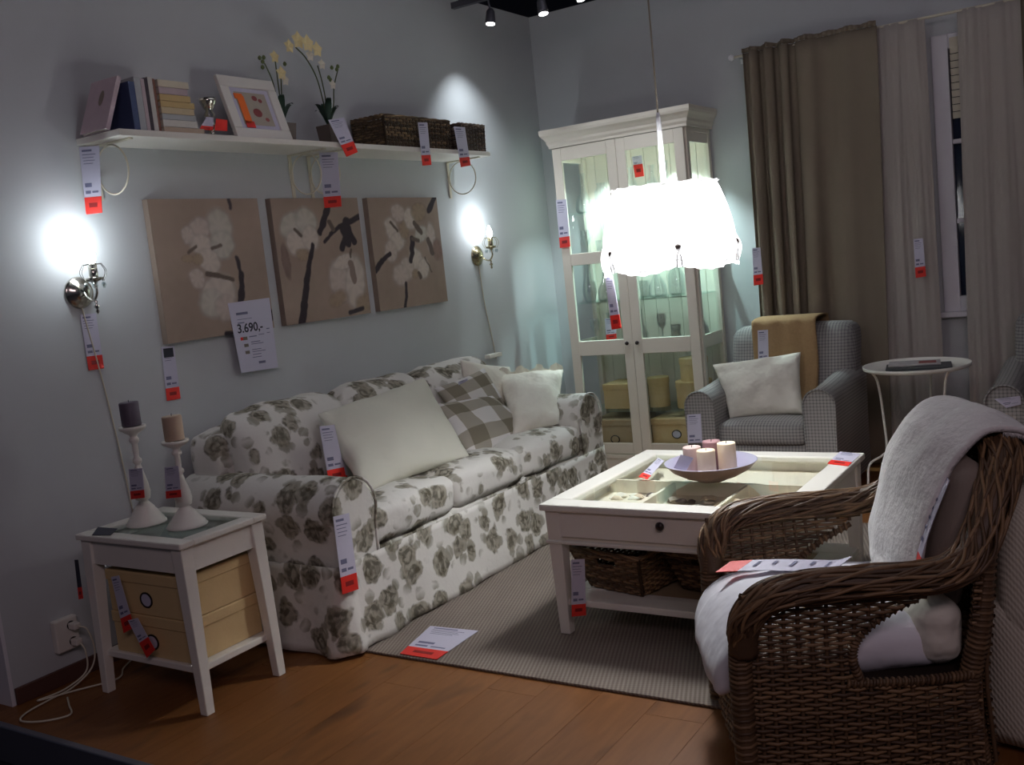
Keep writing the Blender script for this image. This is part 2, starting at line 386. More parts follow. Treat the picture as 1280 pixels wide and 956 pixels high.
# blind: each slat a part
bl = thing('window_blind', 'cream horizontal slat blind half lowered behind the sheer panels', 'blind', (3.0, -.04, 2.3))
B().box((2.60, -.062, 2.28), (3.4, -.024, 2.33)).build('head_rail', m_blind, bl)
for k in range(10):
    z = 2.265-k*.038; B().box((2.60, -.058, z-.017), (3.4, -.052, z+.017), Matrix.Rotation(.25, 3, 'X')).build('slat', m_blind, bl)
# ------------------------------------------------------------------ curtains on their rod
rd = thing('curtain_rod', 'thin white curtain rod above the window wall', 'curtain rod', (1.42, -.12, 2.46))
B().tube([(1.43, -.12, 2.447), (3.6, -.12, 2.447)], .008, 10).build('rod', m_cable, rd, True)
B().lathe([(0, -.02), (.016, -.012), (.02, 0), (.016, .012), (0, .02)], (1.42, -.12, 2.447), 12).build('finial', m_lampw, rd, True)
for x in (1.455, 3.4): B().tube([(x, -.001, 2.447), (x, -.125, 2.447)], .006, 8).box((x-.02, -.006, 2.42), (x+.02, -.001, 2.47)).build('bracket', m_lampw, rd)
def curtain(name, label, mat, xt, xb, zt, zb, y, folds, amp, head=0, n=150, pinch=None):
    def fn(i, j):
        z = zt+(zb-zt)*j; x = (xt[0]+(xt[1]-xt[0])*i)*(1-j)+(xb[0]+(xb[1]-xb[0])*i)*j
        ph = folds(i); am = amp(i)*(.55+.6*j) 
        dy = am*math.sin(ph+.6*math.sin(j*3+i*9))+.006*noise.noise(Vector((i*14, j*3, y*9)))
        dx = -.25*am*math.sin(2*ph)
        return (x+dx, y+dy, z)
    b = B().grid(fn, n, 30)
    if head:
        b.grid(lambda i, j: (xt[0]+(xt[1]-xt[0])*i, y-.008+.006*math.sin(i*150)+.5*amp(i)*math.sin(folds(i)), zt+head*j*(1+.15*math.sin(i*41))), n, 2)
    o = b.build(name, mat, None, True); md = o.modifiers.new('solid', 'SOLIDIFY'); md.thickness = .002; props(o, label, 'curtain'); return o
curtain('brown_curtain', 'brown linen curtain with deep folds hanging behind the gingham armchair', m_curtain, (1.50, 2.255), (1.47, 2.20), 2.455, .02, -.155,
        lambda i: 2*PI*(8.5*min(i, .42)+ (i-.42)*3.2*(i > .42)), lambda i: .055 if i < .4 else .05*max(.22, 1-(i-.4)*2.2), .025)
curtain('brown_curtain', 'brown linen curtain at the right edge behind the second armchair', m_curtain, (2.955, 3.45), (2.95, 3.45), 2.455, .02, -.16, lambda i: 2*PI*6*i, lambda i: .03, .02)
curtain('sheer_panel', 'narrow sheer white curtain panel right beside the brown curtain', m_sheer, (2.235, 2.495), (2.19, 2.50), 2.45, .03, -.125, lambda i: 2*PI*2.2*i, lambda i: .006)
curtain('sheer_panel', 'wide sheer white curtain panel covering the window blind', m_sheer, (2.655, 2.955), (2.62, 2.98), 2.45, .03, -.125, lambda i: 2*PI*2.4*i+1, lambda i: .006)
# ------------------------------------------------------------------ rug
rg = props(B().rbox((.80, -3.36, .0005), (3.06, -1.35, .011), .004, 2).build('rug', m_rug, None, weld=True), 'flat woven beige sisal rug under the coffee table', 'rug')
# ------------------------------------------------------------------ shelves on the left wall
for nm, y0, y1, lab in (('a', -3.57, -2.335, 'white wall shelf board on the left, holding books and picture frame'), ('b', -2.33, -1.055, 'white wall shelf board on the right, holding orchid and baskets')):
    o = B().box((.001, y0, 2.012), (.265, y1, 2.037)).build('wall_shelf', m_white, None, bev=.003); props(o, lab, 'shelf', 'white shelf boards')
for y, lab in ((-3.50, 'white ring shelf bracket at the left end of the shelf'), (-2.43, 'white ring bracket left of the shelf joint'), (-2.30, 'white ring bracket right of the shelf joint'), (-1.13, 'ring shelf bracket under the small basket')):
    t = thing('shelf_bracket', lab, 'bracket', (.005, y, 2.01), 'ring shelf brackets')
    B().box((.001, y-.01, 1.80), (.007, y+.01, 2.011)).build('wall_plate', m_cable, t)
    B().box((.007, y-.01, 2.005), (.235, y+.01, 2.0115)).build('arm', m_cable, t)
    B().tube([(.102+.094*math.cos(a*PI/18), y, 1.908+.094*math.sin(a*PI/18)) for a in range(36)], .0035, 6, True).build('ring', m_cable, t, True)
# books
ZS = 2.0375
def book(label, a, b, cov, group, rot=None, c=None, spine='x'):
    t = thing('book', label, 'book', ((a[0]+b[0])/2, (a[1]+b[1])/2, a[2]), group); e_ = .0025
    if spine == 'xh':      # lying flat, spine towards the room
        B().box(a, (b[0], b[1], a[2]+e_)).box((a[0], a[1], b[2]-e_), b).box((b[0]-e_, a[1], a[2]+e_), (b[0], b[1], b[2]-e_)).build('cover', cov, t)
        B().box((a[0]+.002, a[1]+.003, a[2]+e_), (b[0]-e_, b[1]-.003, b[2]-e_)).build('pages', m_cream, t)
    else:
        q = B(); q.box(a, (b[0], a[1]+e_, b[2]), rot, c).box((a[0], b[1]-e_, a[2]), b, rot, c).box((b[0]-e_, a[1]+e_, a[2]), (b[0], b[1]-e_, b[2]), rot, c).build('cover', cov, t)
        B().box((a[0]+.002, a[1]+e_, a[2]+.003), (b[0]-e_, b[1]-e_, b[2]-.003), rot, c).build('pages', m_cream, t)
    return t
bc = lambda n_, c: M(n_, c, .6, 0, .1, 20)
cols = [bc('book_tan', (.50, .38, .28)), bc('book_white', (.62, .60, .55)), bc('book_ochre', (.55, .40, .18)), bc('book_sand', (.58, .48, .30)), bc('book_grey', (.42, .44, .45)), bc('book_cream', (.66, .60, .46)), bc('book_rose', (.50, .40, .42))]
z = ZS; names = ['brownish red', 'off-white', 'pale grey', 'sand-coloured', 'ochre', 'yellow', 'grey', 'cream']
mts = [cols[0], cols[1], cols[4], cols[3], cols[2], cols[2], cols[6], cols[5]]; poss = ['bottom of the flat stack', 'second from the bottom of the stack', 'third from the bottom of the stack', 'fourth from the bottom of the stack', 'fourth from the top of the stack', 'third from the top of the stack', 'second from the top of the stack', 'top of the flat stack']
for k in range(8):
    h = (.023, .028, .022, .026, .024, .026, .027, .028)[k]; y1 = -3.145-(.0, .03, .034, .04, .034, .05, .06, .05)[k]
    book(f'{names[k]} book lying at the {poss[k]}', (.06, -3.345, z), (.245, y1, z+h-.0015), mts[k], 'books stacked flat on the shelf', spine='xh'); z += h
y = -3.475
for k, (th, hh, mt, lb) in enumerate(((.028, .185, bc('book_navy', (.05, .07, .16)), 'navy blue upright book half hidden behind the leaning pink book'), (.030, .205, cols[4], 'pale grey upright book right of the navy one'), (.018, .20, cols[6], 'thin rose-grey upright book in the row'), (.016, .205, bc('book_black', (.05, .04, .05)), 'thin black and red upright book in the row'), (.022, .21, cols[1], 'white upright book beside the flat stack'), (.012, .205, bc('book_brown', (.22, .10, .07)), 'thin brown upright book touching the flat stack'))):
    book(lb, (.06, y, ZS), (.235, y+th-.001, ZS+hh), mt, 'upright books on the shelf'); y += th
rt = Matrix.Rotation(-.40, 3, 'X'); bc_ = (.15, -3.57, ZS)
bk = book('large pale pink book leaning at the left end of the shelf', (.045, -3.583, ZS+.004), (.205, -3.565, ZS+.222), bc('book_pink', (.66, .54, .58)), 'upright books on the shelf', rt, bc_)
B().lathe([(0, 0), (.018, 0), (.018, .0006), (0, .0006)], (0, 0, 0), 16).build('cover_print', m_taupe, bk)
_o = [x for x in S.collection.objects if x.parent == bk and x.name.startswith('cover_print')][0]
_m = (Matrix.Translation(Vector(bc_)) @ rt.to_4x4() @ Matrix.Translation(-Vector(bc_))) @ (Matrix.Translation((.135, -3.5836, ZS+.14)) @ Matrix.Rotation(PI/2, 4, 'X') @ Matrix.Diagonal((.8, 1.8, 1, 1)))
for v_ in _o.data.vertices: v_.co = _m @ (v_.co+ORG[bk.name])-ORG[bk.name]
# silvered candle holder
t = thing('candle_holder', 'silvered glass candle holder between book stack and picture frame', 'candle holder', (.17, -3.04, ZS))
B().lathe([(.0, 0), (.036, .0), (.036, .006), (.014, .016), (.012, .03), (.026, .05), (.014, .07), (.012, .075), (.025, .095), (.014, .115), (.022, .125), (.034, .15), (.036, .165), (.030, .165), (.02, .14), (0, .13)], (.17, -3.04, ZS), 20).build('stem', m_silver, t, True)
# picture frame with botanic print
t = thing('picture_frame', 'white framed berry print with orange sticker leaning on the shelf', 'picture frame', (.2, -2.78, ZS))
R_ = Matrix.Rotation(-.30, 3, 'Y') @ Matrix.Rotation(.0, 3, 'X'); fc = Vector((.225, -2.78, ZS))
def fr(x, y, z): return R_ @ Vector((x, y, z))+fc
def frT(x, y, z): return fr(x, y, z)
B(frT).box((-.022, -.165, 0), (0, .165, .05)).box((-.022, -.165, .245), (0, .165, .295)).box((-.022, -.165, .05), (0, -.115, .245)).box((-.022, .115, .05), (0, .165, .245)).build('frame', m_white, t, bev=.004)
B(frT).box((-.016, -.115, .05), (-.009, .115, .245)).build('mat_board', m_card, t)
B(frT).box((-.009, -.09, .07), (-.008, .09, .225)).build('print', bc('print_beige', (.42, .37, .30)), t)
q = B(frT)
for (yy, zz, rr) in ((.02, .20, .016), (.01, .13, .026), (.05, .19, .012), (.055, .10, .012)): q.add([(-.0075, yy+rr*math.cos(k*PI/6), zz+rr*.8*math.sin(k*PI/6)) for k in range(12)], [tuple(range(12))])
q.build('berry_print', bc('berry_red', (.25, .05, .05)), t)
q = B(frT).box((-.0065, -.085, .075), (-.0045, -.045, .205)).box((-.0065, -.098, .19), (-.0045, -.05, .215)); q.build('sticker', m_orange, t)
B(frT).box((-.0065, -.085, .055), (-.0045, -.035, .085)).build('sticker', m_red, t, label='red end of sticker')
B(frT).box((-.10, -.02, .0), (-.095, .02, .2), Matrix.Rotation(.35, 3, 'Y')).build('easel_back', m_white, t) if False else None
# orchids
def flower(q, c, s, up):
    c = Vector(c)
    for k in range(5):
        a = k*2*PI/5+.3; d = Vector((.25, math.cos(a), math.sin(a))).normalized(); w = d.cross(Vector((1, 0, 0))).normalized()
        q.add([c, c+d*s*.55+w*s*.38+Vector((.006, 0, 0)), c+d*s, c+d*s*.55-w*s*.38+Vector((.006, 0, 0))], [(0, 1, 2, 3)])
def orchid(x, y, lab, pot, stems, flowers, buds):
    t = thing('orchid', lab, 'plant', (x, y, ZS), 'potted orchids')
    h = pot
    B().taper((x, y, ZS), (.036, .036), (x, y, ZS+h), (.046, .046)).build('pot', m_pot, t, bev=.003)
    for k in range(6):
        a = k*1.05+.4; L = .085+.02*(k % 3); d = Vector((math.cos(a), math.sin(a), 0)); wd = Vector((-d.y, d.x, 0))*.017
        p0 = Vector((x, y, ZS+h-.005)); q = B()
        def lf(i, j, p0=p0, d=d, wd=wd, L=L): return p0+d*L*i*.75+Vector((0, 0, L*1.0*math.sin(i*1.9)))+wd*(2*j-1)*math.sin(PI*min(.98, i*.85+.12))
        q.grid(lf, 6, 2); o = q.build('leaf', m_leaf, t, True)
    for st in stems:
        B().tube(bez([(x, y, ZS+h-.01)]+st, 6), .0032, 5).build('stem', m_stem, t, True)
    q = B(); [flower(q, c, s, 0) for c, s in flowers]
    for c, s in flowers:
        q = B(); flower(q, c, s, 0); q.build('flower', m_petal if s > .03 else m_petalw, t)
    q = B()
    for c in buds: q.lathe([(0, -.011), (.008, -.005), (.009, .002), (.005, .009), (0, .012)], c, 8)
    q.build('buds', m_bud, t, True, kind='stuff')
orchid(.12, -2.25, 'orchid with tall arching stems in a grey-brown pot at the shelf middle', .105,
    [[(.13, -2.28, 2.25), (.15, -2.33, 2.36), (.18, -2.42, 2.435), (.20, -2.50, 2.47)], [(.12, -2.25, 2.25), (.13, -2.27, 2.34), (.14, -2.30, 2.42)], [(.12, -2.20, 2.24), (.13, -2.19, 2.33), (.14, -2.155, 2.42)]],
    [((.21, -2.44, 2.49), .045), ((.20, -2.49, 2.50), .045), ((.21, -2.38, 2.47), .04), ((.19, -2.54, 2.47), .035), ((.16, -2.30, 2.42), .028), ((.16, -2.24, 2.33), .026), ((.2, -2.42, 2.44), .03)],
    [(.14, -2.155, 2.43), (.14, -2.165, 2.415), (.14, -2.20, 2.42), (.14, -2.23, 2.37), (.14, -2.22, 2.36)])
orchid(.10, -2.545, 'smaller orchid half hidden behind the picture frame', .10,
    [[(.10, -2.56, 2.24), (.11, -2.585, 2.33), (.12, -2.63, 2.40)], [(.10, -2.54, 2.25), (.11, -2.55, 2.35), (.12, -2.56, 2.43)], [(.11, -2.52, 2.40)]],
    [((.13, -2.55, 2.36), .035), ((.13, -2.58, 2.43), .032), ((.13, -2.53, 2.33), .028)],
    [(.12, -2.64, 2.405), (.12, -2.655, 2.42), (.12, -2.63, 2.425), (.12, -2.50, 2.41), (.12, -2.645, 2.38)])
# ------------------------------------------------------------------ weaving
def weave(b, Sf, nst, rows, r_, amp, mask=None, stakes=True, sr=None, v0=0, v1=1):
    for j in range(rows):
        v = v0+(v1-v0)*(j+.5)/rows; seg = []; col = random.random()
        def flush():
            if len(seg) > 1: b.tube(list(seg), r_, 4, uv=col, cap=False)
            seg.clear()
        for i in range(nst*2+1):
            uu = i/(nst*2)
            if mask and not mask(uu, v): flush(); continue
            p, nn = Sf(uu, v); s_ = 0 if i % 2 else (1 if (i//2+j) % 2 else -1)
            seg.append(Vector(p)+Vector(nn)*amp*s_+Vector((0, 0, random.uniform(-.0008, .0008))))
            if len(seg) > 9 and random.random() < .12: seg_end = seg[-1]; flush(); seg.append(seg_end); col = random.random()
        flush()
    if stakes:
        for i in range(nst+1):
            uu = i/nst; seg = []
            for j in range(13):
                v = v0+(v1-v0)*j/12
                if mask and not mask(uu, v):
                    if len(seg) > 1: b.tube(seg, sr or r_, 4, uv=.25, cap=False)
                    seg = []; continue
                seg.append(Sf(uu, v)[0])
            if len(seg) > 1: b.tube(seg, sr or r_, 4, uv=.25, cap=False)
    return b
def basket(name, label, c, w, d, h, flare, ang, mat, group, rows=16, rim=.010, holes=True, nst=None):
    t = thing(name, label, 'basket', c, group); ca, sa = math.cos(ang), math.sin(ang)
    def P(x, y, z): return Vector((c[0]+x*ca-y*sa, c[1]+x*sa+y*ca, c[2]+z))
    sides = [((-1, -1), (1, -1), w), ((1, -1), (1, 1), d), ((1, 1), (-1, 1), w), ((-1, 1), (-1, -1), d)]
    for k, (a, b_, L) in enumerate(sides):
        def Sf(uu, v, a=a, b_=b_):
            k_ = 1+flare*v; x = (a[0]+(b_[0]-a[0])*uu)*w/2*k_; y = (a[1]+(b_[1]-a[1])*uu)*d/2*k_
            nx, ny = (a[0]+b_[0])/2, (a[1]+b_[1])/2; n_ = Vector((nx*ca-ny*sa, nx*sa+ny*ca, 0))
            return P(x, y, .004+v*(h-.008)), n_
        mk = (lambda uu, v: not (.36 < uu < .64 and .68 < v < .84)) if holes and k in (0, 2) else None
        weave(B(), Sf, nst or max(6, int(L/.026)), rows, h/rows*.52, h/rows*.42, mk).build('woven_side', mat, t, True, kind='stuff')
    B().add([P(-w/2, -d/2, .003), P(w/2, -d/2, .003), P(w/2, d/2, .003), P(-w/2, d/2, .003)], [(0, 1, 2, 3)]).build('base', mat, t)
    k_ = 1+flare; q = B()
    ring = [Vector(p) for p in ((-w/2*k_, -d/2*k_, h), (w/2*k_, -d/2*k_, h), (w/2*k_, d/2*k_, h), (-w/2*k_, d/2*k_, h))]
    pts = []
    for i in range(4):
        a, b_ = ring[i], ring[(i+1) % 4]
        for s_ in range(14): pts.append(a.lerp(b_, s_/14))
    for ph in range(3):
        q.tube([P(p.x, p.y, p.z)+Vector((math.cos(i*.9+ph*2.1)*rim*.4, math.cos(i*.9+ph*2.1)*rim*.3, math.sin(i*.9+ph*2.1)*rim*.5)) for i, p in enumerate(pts)], rim*.5, 5, True, uv=.3+.3*ph)
    q.build('rim', mat, t, True)
    return t
basket('wicker_basket', 'long dark wicker basket on the right shelf board', (.135, -1.69, ZS), .20, .55, .155, .04, 0, m_seagrass, 'wicker baskets on the shelf', 12, nst=None)
basket('wicker_basket', 'small dark wicker basket at the right end of the shelf', (.135, -1.18, ZS), .20, .23, .150, .04, 0, m_wickerd, 'wicker baskets on the shelf', 12)
# ------------------------------------------------------------------ canvases (flat print as colour attribute)
def paint_canvas(y0, y1, label, shapes, strokes):
    t = thing('canvas_picture', label, 'picture', (.001, (y0+y1)/2, 1.2), 'sepia blossom canvases')
    z0, z1 = 1.205, 1.803; N = 130
    B().box((.001, y0, z0), (.034, y1, z1)).build('stretched_edge', bc('canvas_edge', (.26, .20, .16)), t)
    me_b = B().grid(lambda i, j: (.0348, y0+(y1-y0)*i, z0+(z1-z0)*j), N, N)
    U, V = np.meshgrid(np.linspace(0, 1, N+1), np.linspace(0, 1, N+1)); rng = np.random.RandomState(3)
    def nz(sc, sd):
        return np.array([[noise.noise(Vector((u_*sc, v_*sc, sd))) for u_ in np.linspace(0, 1, N+1)] for v_ in np.linspace(0, 1, N+1)])
    n1 = nz(3, len(shapes)); n2 = nz(16, len(strokes)+5)
    img = np.zeros((N+1, N+1, 3)); img[:] = (.33, .25, .20); img *= (1+.12*n1+.04*n2)[..., None]
    for (cx, cy, rx, ry, ang, col, soft) in shapes:
        X = (U-cx+.015*n2); Y = (V-cy+.015*n1); c_, s_ = math.cos(ang), math.sin(ang); d = np.sqrt(((X*c_+Y*s_)/rx)**2+((-X*s_+Y*c_)/ry)**2)
        a = np.clip((1-d)/(soft*.7), 0, 1)[..., None]*.92; edge = np.clip(1-abs(d-.88)/.16, 0, 1)[..., None]*.24
        sh = (1-.25*np.clip(d, 0, 1)*(.6+.4*np.sin(np.arctan2(Y, X)*7)))[..., None]
        img = img*(1-a)+np.array(col)*sh*(1-edge)*a
    for (pts, w0, w1, col) in strokes:
        for k in range(len(pts)-1):
            (ax, ay), (bx, by) = pts[k], pts[k+1]; w = w0+(w1-w0)*k/max(1, len(pts)-1)
            tt = np.clip(((U-ax)*(bx-ax)+(V-ay)*(by-ay))/((bx-ax)**2+(by-ay)**2), 0, 1)
            d = np.hypot(U-ax-tt*(bx-ax)+.012*n2, V-ay-tt*(by-ay)); a = np.clip((w-d)/.008+.5, 0, 1)[..., None]
            img = img*(1-a)+np.array(col)*a
    o = me_b.build('print', m_canvas, t, False)
    ca = o.data.color_attributes.new('paint', 'FLOAT_COLOR', 'POINT'); ca.data.foreach_set('color', np.concatenate([np.clip(img, 0, 1), np.ones((N+1, N+1, 1))], 2).astype(np.float32).ravel())
m_canvas, _n, _p = nt('canvas_print'); _a = _n.nodes.new('ShaderNodeAttribute'); _a.attribute_name = 'paint'; _n.links.new(_a.outputs[0], _p.inputs['Base Color']); _p.inputs['Roughness'].default_value = .8; _p.inputs['Specular IOR Level'].default_value = .2
bump(_n, _p, noi(_n, 500, 1, coord(_n)), .2, .001)
PC = (.60, .52, .46); PG = (.53, .49, .43); PP = (.54, .45, .40); PT = (.36, .27, .19); DK = (.045, .035, .04); DB = (.13, .10, .08)
paint_canvas(-3.308, -2.703, 'left sepia blossom canvas with price sign at its corner',
    [(.60, .80, .14, .16, .2, PG, .5), (.40, .77, .13, .10, .6, PP, .4), (.30, .74, .07, .07, 0, PP, .3), (.42, .66, .13, .09, -.3, PC, .4), (.60, .66, .13, .12, .4, PG, .4), (.46, .55, .12, .10, -.6, PC, .4), (.36, .57, .06, .05, .2, PT, .5), (.27, .58, .06, .035, 0, PT, .4), (.50, .30, .21, .17, .6, PC, .35), (.43, .25, .14, .12, .2, PG, .5), (.33, .43, .08, .09, .3, PP, .4), (.55, .20, .12, .12, 0, PP, .5)],
    [([(.72, 1.0), (.72, .93)], .016, .016, DK), ([(.72, .56), (.74, .44), (.72, .30), (.69, .18), (.62, .06)], .018, .05, DK), ([(.62, .0), (.52, .01)], .02, .02, DK), ([(.42, .46), (.52, .44), (.66, .40)], .02, .014, DB), ([(.28, .62), (.36, .66)], .012, .012, DB), ([(.50, .64), (.58, .66)], .014, .01, DB), ([(1.02, .12), (.96, .075), (.90, .04)], .035, .012, DK)])
paint_canvas(-2.622, -2.008, 'middle sepia blossom canvas with a dark diagonal branch',
    [(.20, .78, .17, .12, .4, PG, .4), (.36, .82, .14, .13, -.4, PG, .4), (.22, .64, .13, .13, .1, PC, .4), (.38, .68, .11, .13, -.3, PC, .4), (.27, .54, .09, .06, 0, PT, .5), (.08, .50, .05, .16, .1, (.22, .15, .13), .4), (.66, .30, .14, .2, .2, PP, .3), (.85, .28, .14, .26, -.2, PC, .35), (.74, .46, .16, .07, .2, PC, .4), (.62, .17, .14, .08, .3, PT, .6), (.92, .1, .12, .1, 0, PT, .6)],
    [([(.66, 1.0), (.60, .88), (.54, .78), (.50, .72)], .035, .028, DK), ([(.40, .62), (.34, .48), (.28, .34), (.22, .15), (.16, -.02)], .022, .045, DK), ([(1.0, .84), (.88, .80), (.74, .76), (.62, .70), (.54, .64)], .026, .012, DK), ([(.84, .80), (.80, .68), (.74, .58)], .035, .03, DK), ([(.82, .80), (.86, .68), (.90, .63)], .04, .03, DK), ([(.78, .74), (.82, .62)], .04, .03, DK), ([(.62, .80), (.66, .74)], .022, .016, DB), ([(.84, .56), (.83, .5)], .012, .01, DB), ([(.82, .44), (.84, .30)], .035, .02, (.25, .19, .16)), ([(.74, .03), (.90, .05)], .02, .016, DK), ([(.22, .75), (.28, .70)], .016, .01, DB)])
paint_canvas(-1.930, -1.318, 'right sepia blossom canvas beside the far wall lamp',
    [(.28, .72, .10, .13, .3, PC, .4), (.40, .86, .12, .10, -.3, PP, .4), (.34, .60, .14, .10, .4, PC, .35), (.24, .52, .10, .12, 0, PP, .4), (.46, .70, .08, .10, .1, PT, .4), (.56, .80, .10, .12, 0, PC, .4), (.70, .86, .14, .10, .2, PT, .4), (.70, .66, .12, .08, .3, PG, .35), (.84, .62, .08, .16, -.1, PP, .35), (.92, .50, .09, .12, 0, (.26, .17, .14), .5), (.58, .44, .11, .12, .5, PC, .35), (.44, .36, .12, .12, 0, PP, .4), (.68, .34, .10, .12, -.4, PC, .35), (.55, .30, .06, .05, 0, PT, .5), (.34, .30, .14, .12, 0, PP, .5)],
    [([(.97, 1.0), (.86, .88)], .032, .026, DK), ([(0, .36), (.10, .44), (.22, .50)], .028, .016, DK), ([(.56, .62), (.54, .50), (.50, .42)], .032, .02, DK), ([(.56, .62), (.66, .60)], .02, .014, DB), ([(.62, .76), (.70, .68)], .03, .016, DB), ([(.80, .60), (.84, .48)], .03, .02, DB), ([(.40, .22), (.38, .1), (.34, -.02)], .018, .022, DK), ([(.60, .30), (.62, .26)], .02, .01, DB), ([(.28, .78), (.36, .70)], .014, .008, DB), ([(.72, .44), (.80, .30)], .008, .006, DB)])
# ------------------------------------------------------------------ wall lamps
def sconce(y, lab, metal):
    t = thing('wall_lamp', lab, 'wall lamp', (.001, y, 1.45), 'candle wall lamps'); zc = 1.45
    q = B(lambda x, yy, z: (.001+z, y+x, zc+yy)); q.lathe([(0, 0), (.062, 0), (.062, .004), (.055, .010), (.050, .011), (.040, .022), (.022, .032), (.012, .034), (0, .036)], (0, 0, 0), 26); q.build('wall_plate', metal, t, True)
    B().tube(bez([(.03, y, zc), (.055, y, zc-.025), (.09, y, zc-.035), (.115, y, zc-.005), (.11, y, zc+.03)], 6), .005, 8).build('arm', metal, t, True)
    B().lathe([(0, 0), (.010, 0), (.012, .006), (.030, .012), (.034, .020), (.030, .022), (.014, .018), (.0165, .024), (.0165, .075), (0, .075)], (.11, y, zc+.028), 18).build('candle_cup', metal, t, True)
    B().lathe([(0, 0), (.011, 0), (.018, .018), (.0175, .03), (.011, .052), (.004, .068), (0, .07)], (.11, y, zc+.104), 14).build('bulb', m_bulb, t, True)
    B().tube([(.11+.035*math.cos(a), y+.035*math.sin(a), zc+.10) for a in [k*PI/8 for k in range(16)]], .0018, 5, True).build('crystal_ring', metal, t, True)
    for k in range(6):
        a = k*PI/3+.3; px, py = .11+.036*math.cos(a), y+.036*math.sin(a)
        B().tube(bez([(px, py, zc+.10), (.11+.052*math.cos(a), y+.052*math.sin(a), zc+.07), (.11+.036*math.cos(a), y+.036*math.sin(a), zc+.035)], 4), .0013, 4).build('wire', metal, t)
        B().lathe([(0, -.014), (.007, 0), (.005, .008), (0, .012)], (px, py, zc+.02), 6).build('crystal_drop', m_crystal, t)
    B().lathe([(0, -.03), (.008, -.018), (.004, -.01), (.012, 0), (.004, .01), (.006, .02), (0, .03)], (.10, y, zc-.06), 10).build('finial', metal, t, True)
    light('sconce_bulb', 'POINT', (.108, y, zc+.19), 2.6, (.84, .93, 1.0), size=.03)
sconce(-3.66, 'left candle wall lamp with nickel plate and crystal drops', m_chrome)
sconce(-.92, 'right candle wall lamp with brass plate near the room corner', m_brass)
props(B().tube(bez([(.006, -.92, 1.39), (.006, -.90, 1.15), (.006, -.86, .95), (.008, -.84, .80)], 6), .003, 6).build('lamp_cord', m_cable, None, True), 'thin cord hanging down the wall below the right wall lamp', 'cord')
props(B().tube(bez([(.006, -3.66, 1.39), (.006, -3.62, 1.10), (.006, -3.59, .80), (.006, -3.575, .55)], 6), .003, 6).build('lamp_cord', m_cable, None, True), 'thin cord running down the wall below the left wall lamp', 'cord')
# ------------------------------------------------------------------ socket and cables
t = thing('wall_socket', 'white double wall socket near the floor left of side table', 'socket', (.001, -3.95, .13))
B().box((.001, -3.995, .125), (.032, -3.90, .25)).build('housing', m_plastic, t, bev=.006)
for z_ in (.155, .217): B(lambda x, y, z: (.0325+z, -3.93+x, z_+y)).lathe([(0, 0), (.017, 0), (.017, .001), (.012, .001), (0, .001)], (0, 0, 0), 16).build('outlet', m_knob, t)
t = thing('plug_cable', 'white plug and cable looping over the platform edge', 'cable', (.04, -3.93, .21))
B().box((.034, -3.945, .205), (.075, -3.915, .230)).build('plug', m_plastic, t, bev=.005)
B().tube(bez([(.075, -3.93, .218), (.10, -3.91, .20), (.11, -3.90, .12), (.10, -3.92, .05), (.09, -4.0, .008), (.10, -4.10, .006), (.12, -4.2, .006), (.17, -4.25, .008), (.25, -4.22, .006), (.30, -4.15, .006), (.22, -4.10, .006), (.15, -4.06, .006)], 7), .0035, 6).build('cable', m_cable, t, True)
t = thing('plug_cable', 'white plug and cable running behind the side table', 'cable', (.04, -3.93, .15))
B().box((.034, -3.945, .142), (.07, -3.915, .168)).build('plug', m_plastic, t, bev=.005)
B().tube(bez([(.07, -3.93, .155), (.09, -3.925, .12), (.08, -3.93, .04), (.07, -4.02, .006), (.06, -4.12, .006), (.12, -4.02, .007), (.19, -3.88, .006), (.12, -3.80, .006), (.06, -3.7, .006)], 7), .0035, 6).build('cable', m_cable, t, True)
# ------------------------------------------------------------------ side table
X0, X1, Y0, Y1, HT = .232, .797, -3.984, -3.597, .597
t = thing('side_table', 'white side table with glass inset top left of the sofa', 'table', ((X0+X1)/2, (Y0+Y1)/2, 0))
q = B(); w = .06
q.box((X0, Y0, HT-.022), (X1, Y0+w, HT)).box((X0, Y1-w, HT-.022), (X1, Y1, HT)).box((X0, Y0+w, HT-.022), (X0+w, Y1-w, HT)).box((X1-w, Y0+w, HT-.022), (X1, Y1-w, HT)); q.build('top_frame', m_white, t, bev=.005)
B().box((X0+w-.004, Y0+w-.004, HT-.012), (X1-w+.004, Y1-w+.004, HT-.004)).build('glass_inset', m_gshelf, t)
B().box((X0+.05, Y0+.05, HT-.06), (X1-.05, Y1-.05, HT-.05)).build('under_panel', m_grey, t)
q = B(); i_ = .022
for a, b_ in (((X0+.04, Y0+i_, HT-.112), (X1-.04, Y0+i_+.016, HT-.022)), ((X0+.04, Y1-i_-.016, HT-.112), (X1-.04, Y1-i_, HT-.022)), ((X0+i_, Y0+.04, HT-.112), (X0+i_+.016, Y1-.04, HT-.022)), ((X1-i_-.016, Y0+.04, HT-.112), (X1-i_, Y1-.04, HT-.022))):
    B().box(a, b_).build('apron', m_white, t, bev=.002)
for sx in (0, 1):
    for sy in (0, 1):
        cx = X0+.038 if sx == 0 else X1-.038; cy = Y0+.038 if sy == 0 else Y1-.038
        bx = cx+(-.022 if sx == 0 else .022); by = cy+(-.010 if sy == 0 else .010)
        B().taper((bx, by, 0), (.017, .017), (cx, cy, HT-.022), (.026, .026)).build('leg', m_white, t, bev=.003)
B().box((X0+.03, Y0+.03, .135), (X1-.03, Y1-.03, .16)).build('lower_shelf', m_white, t, bev=.004)
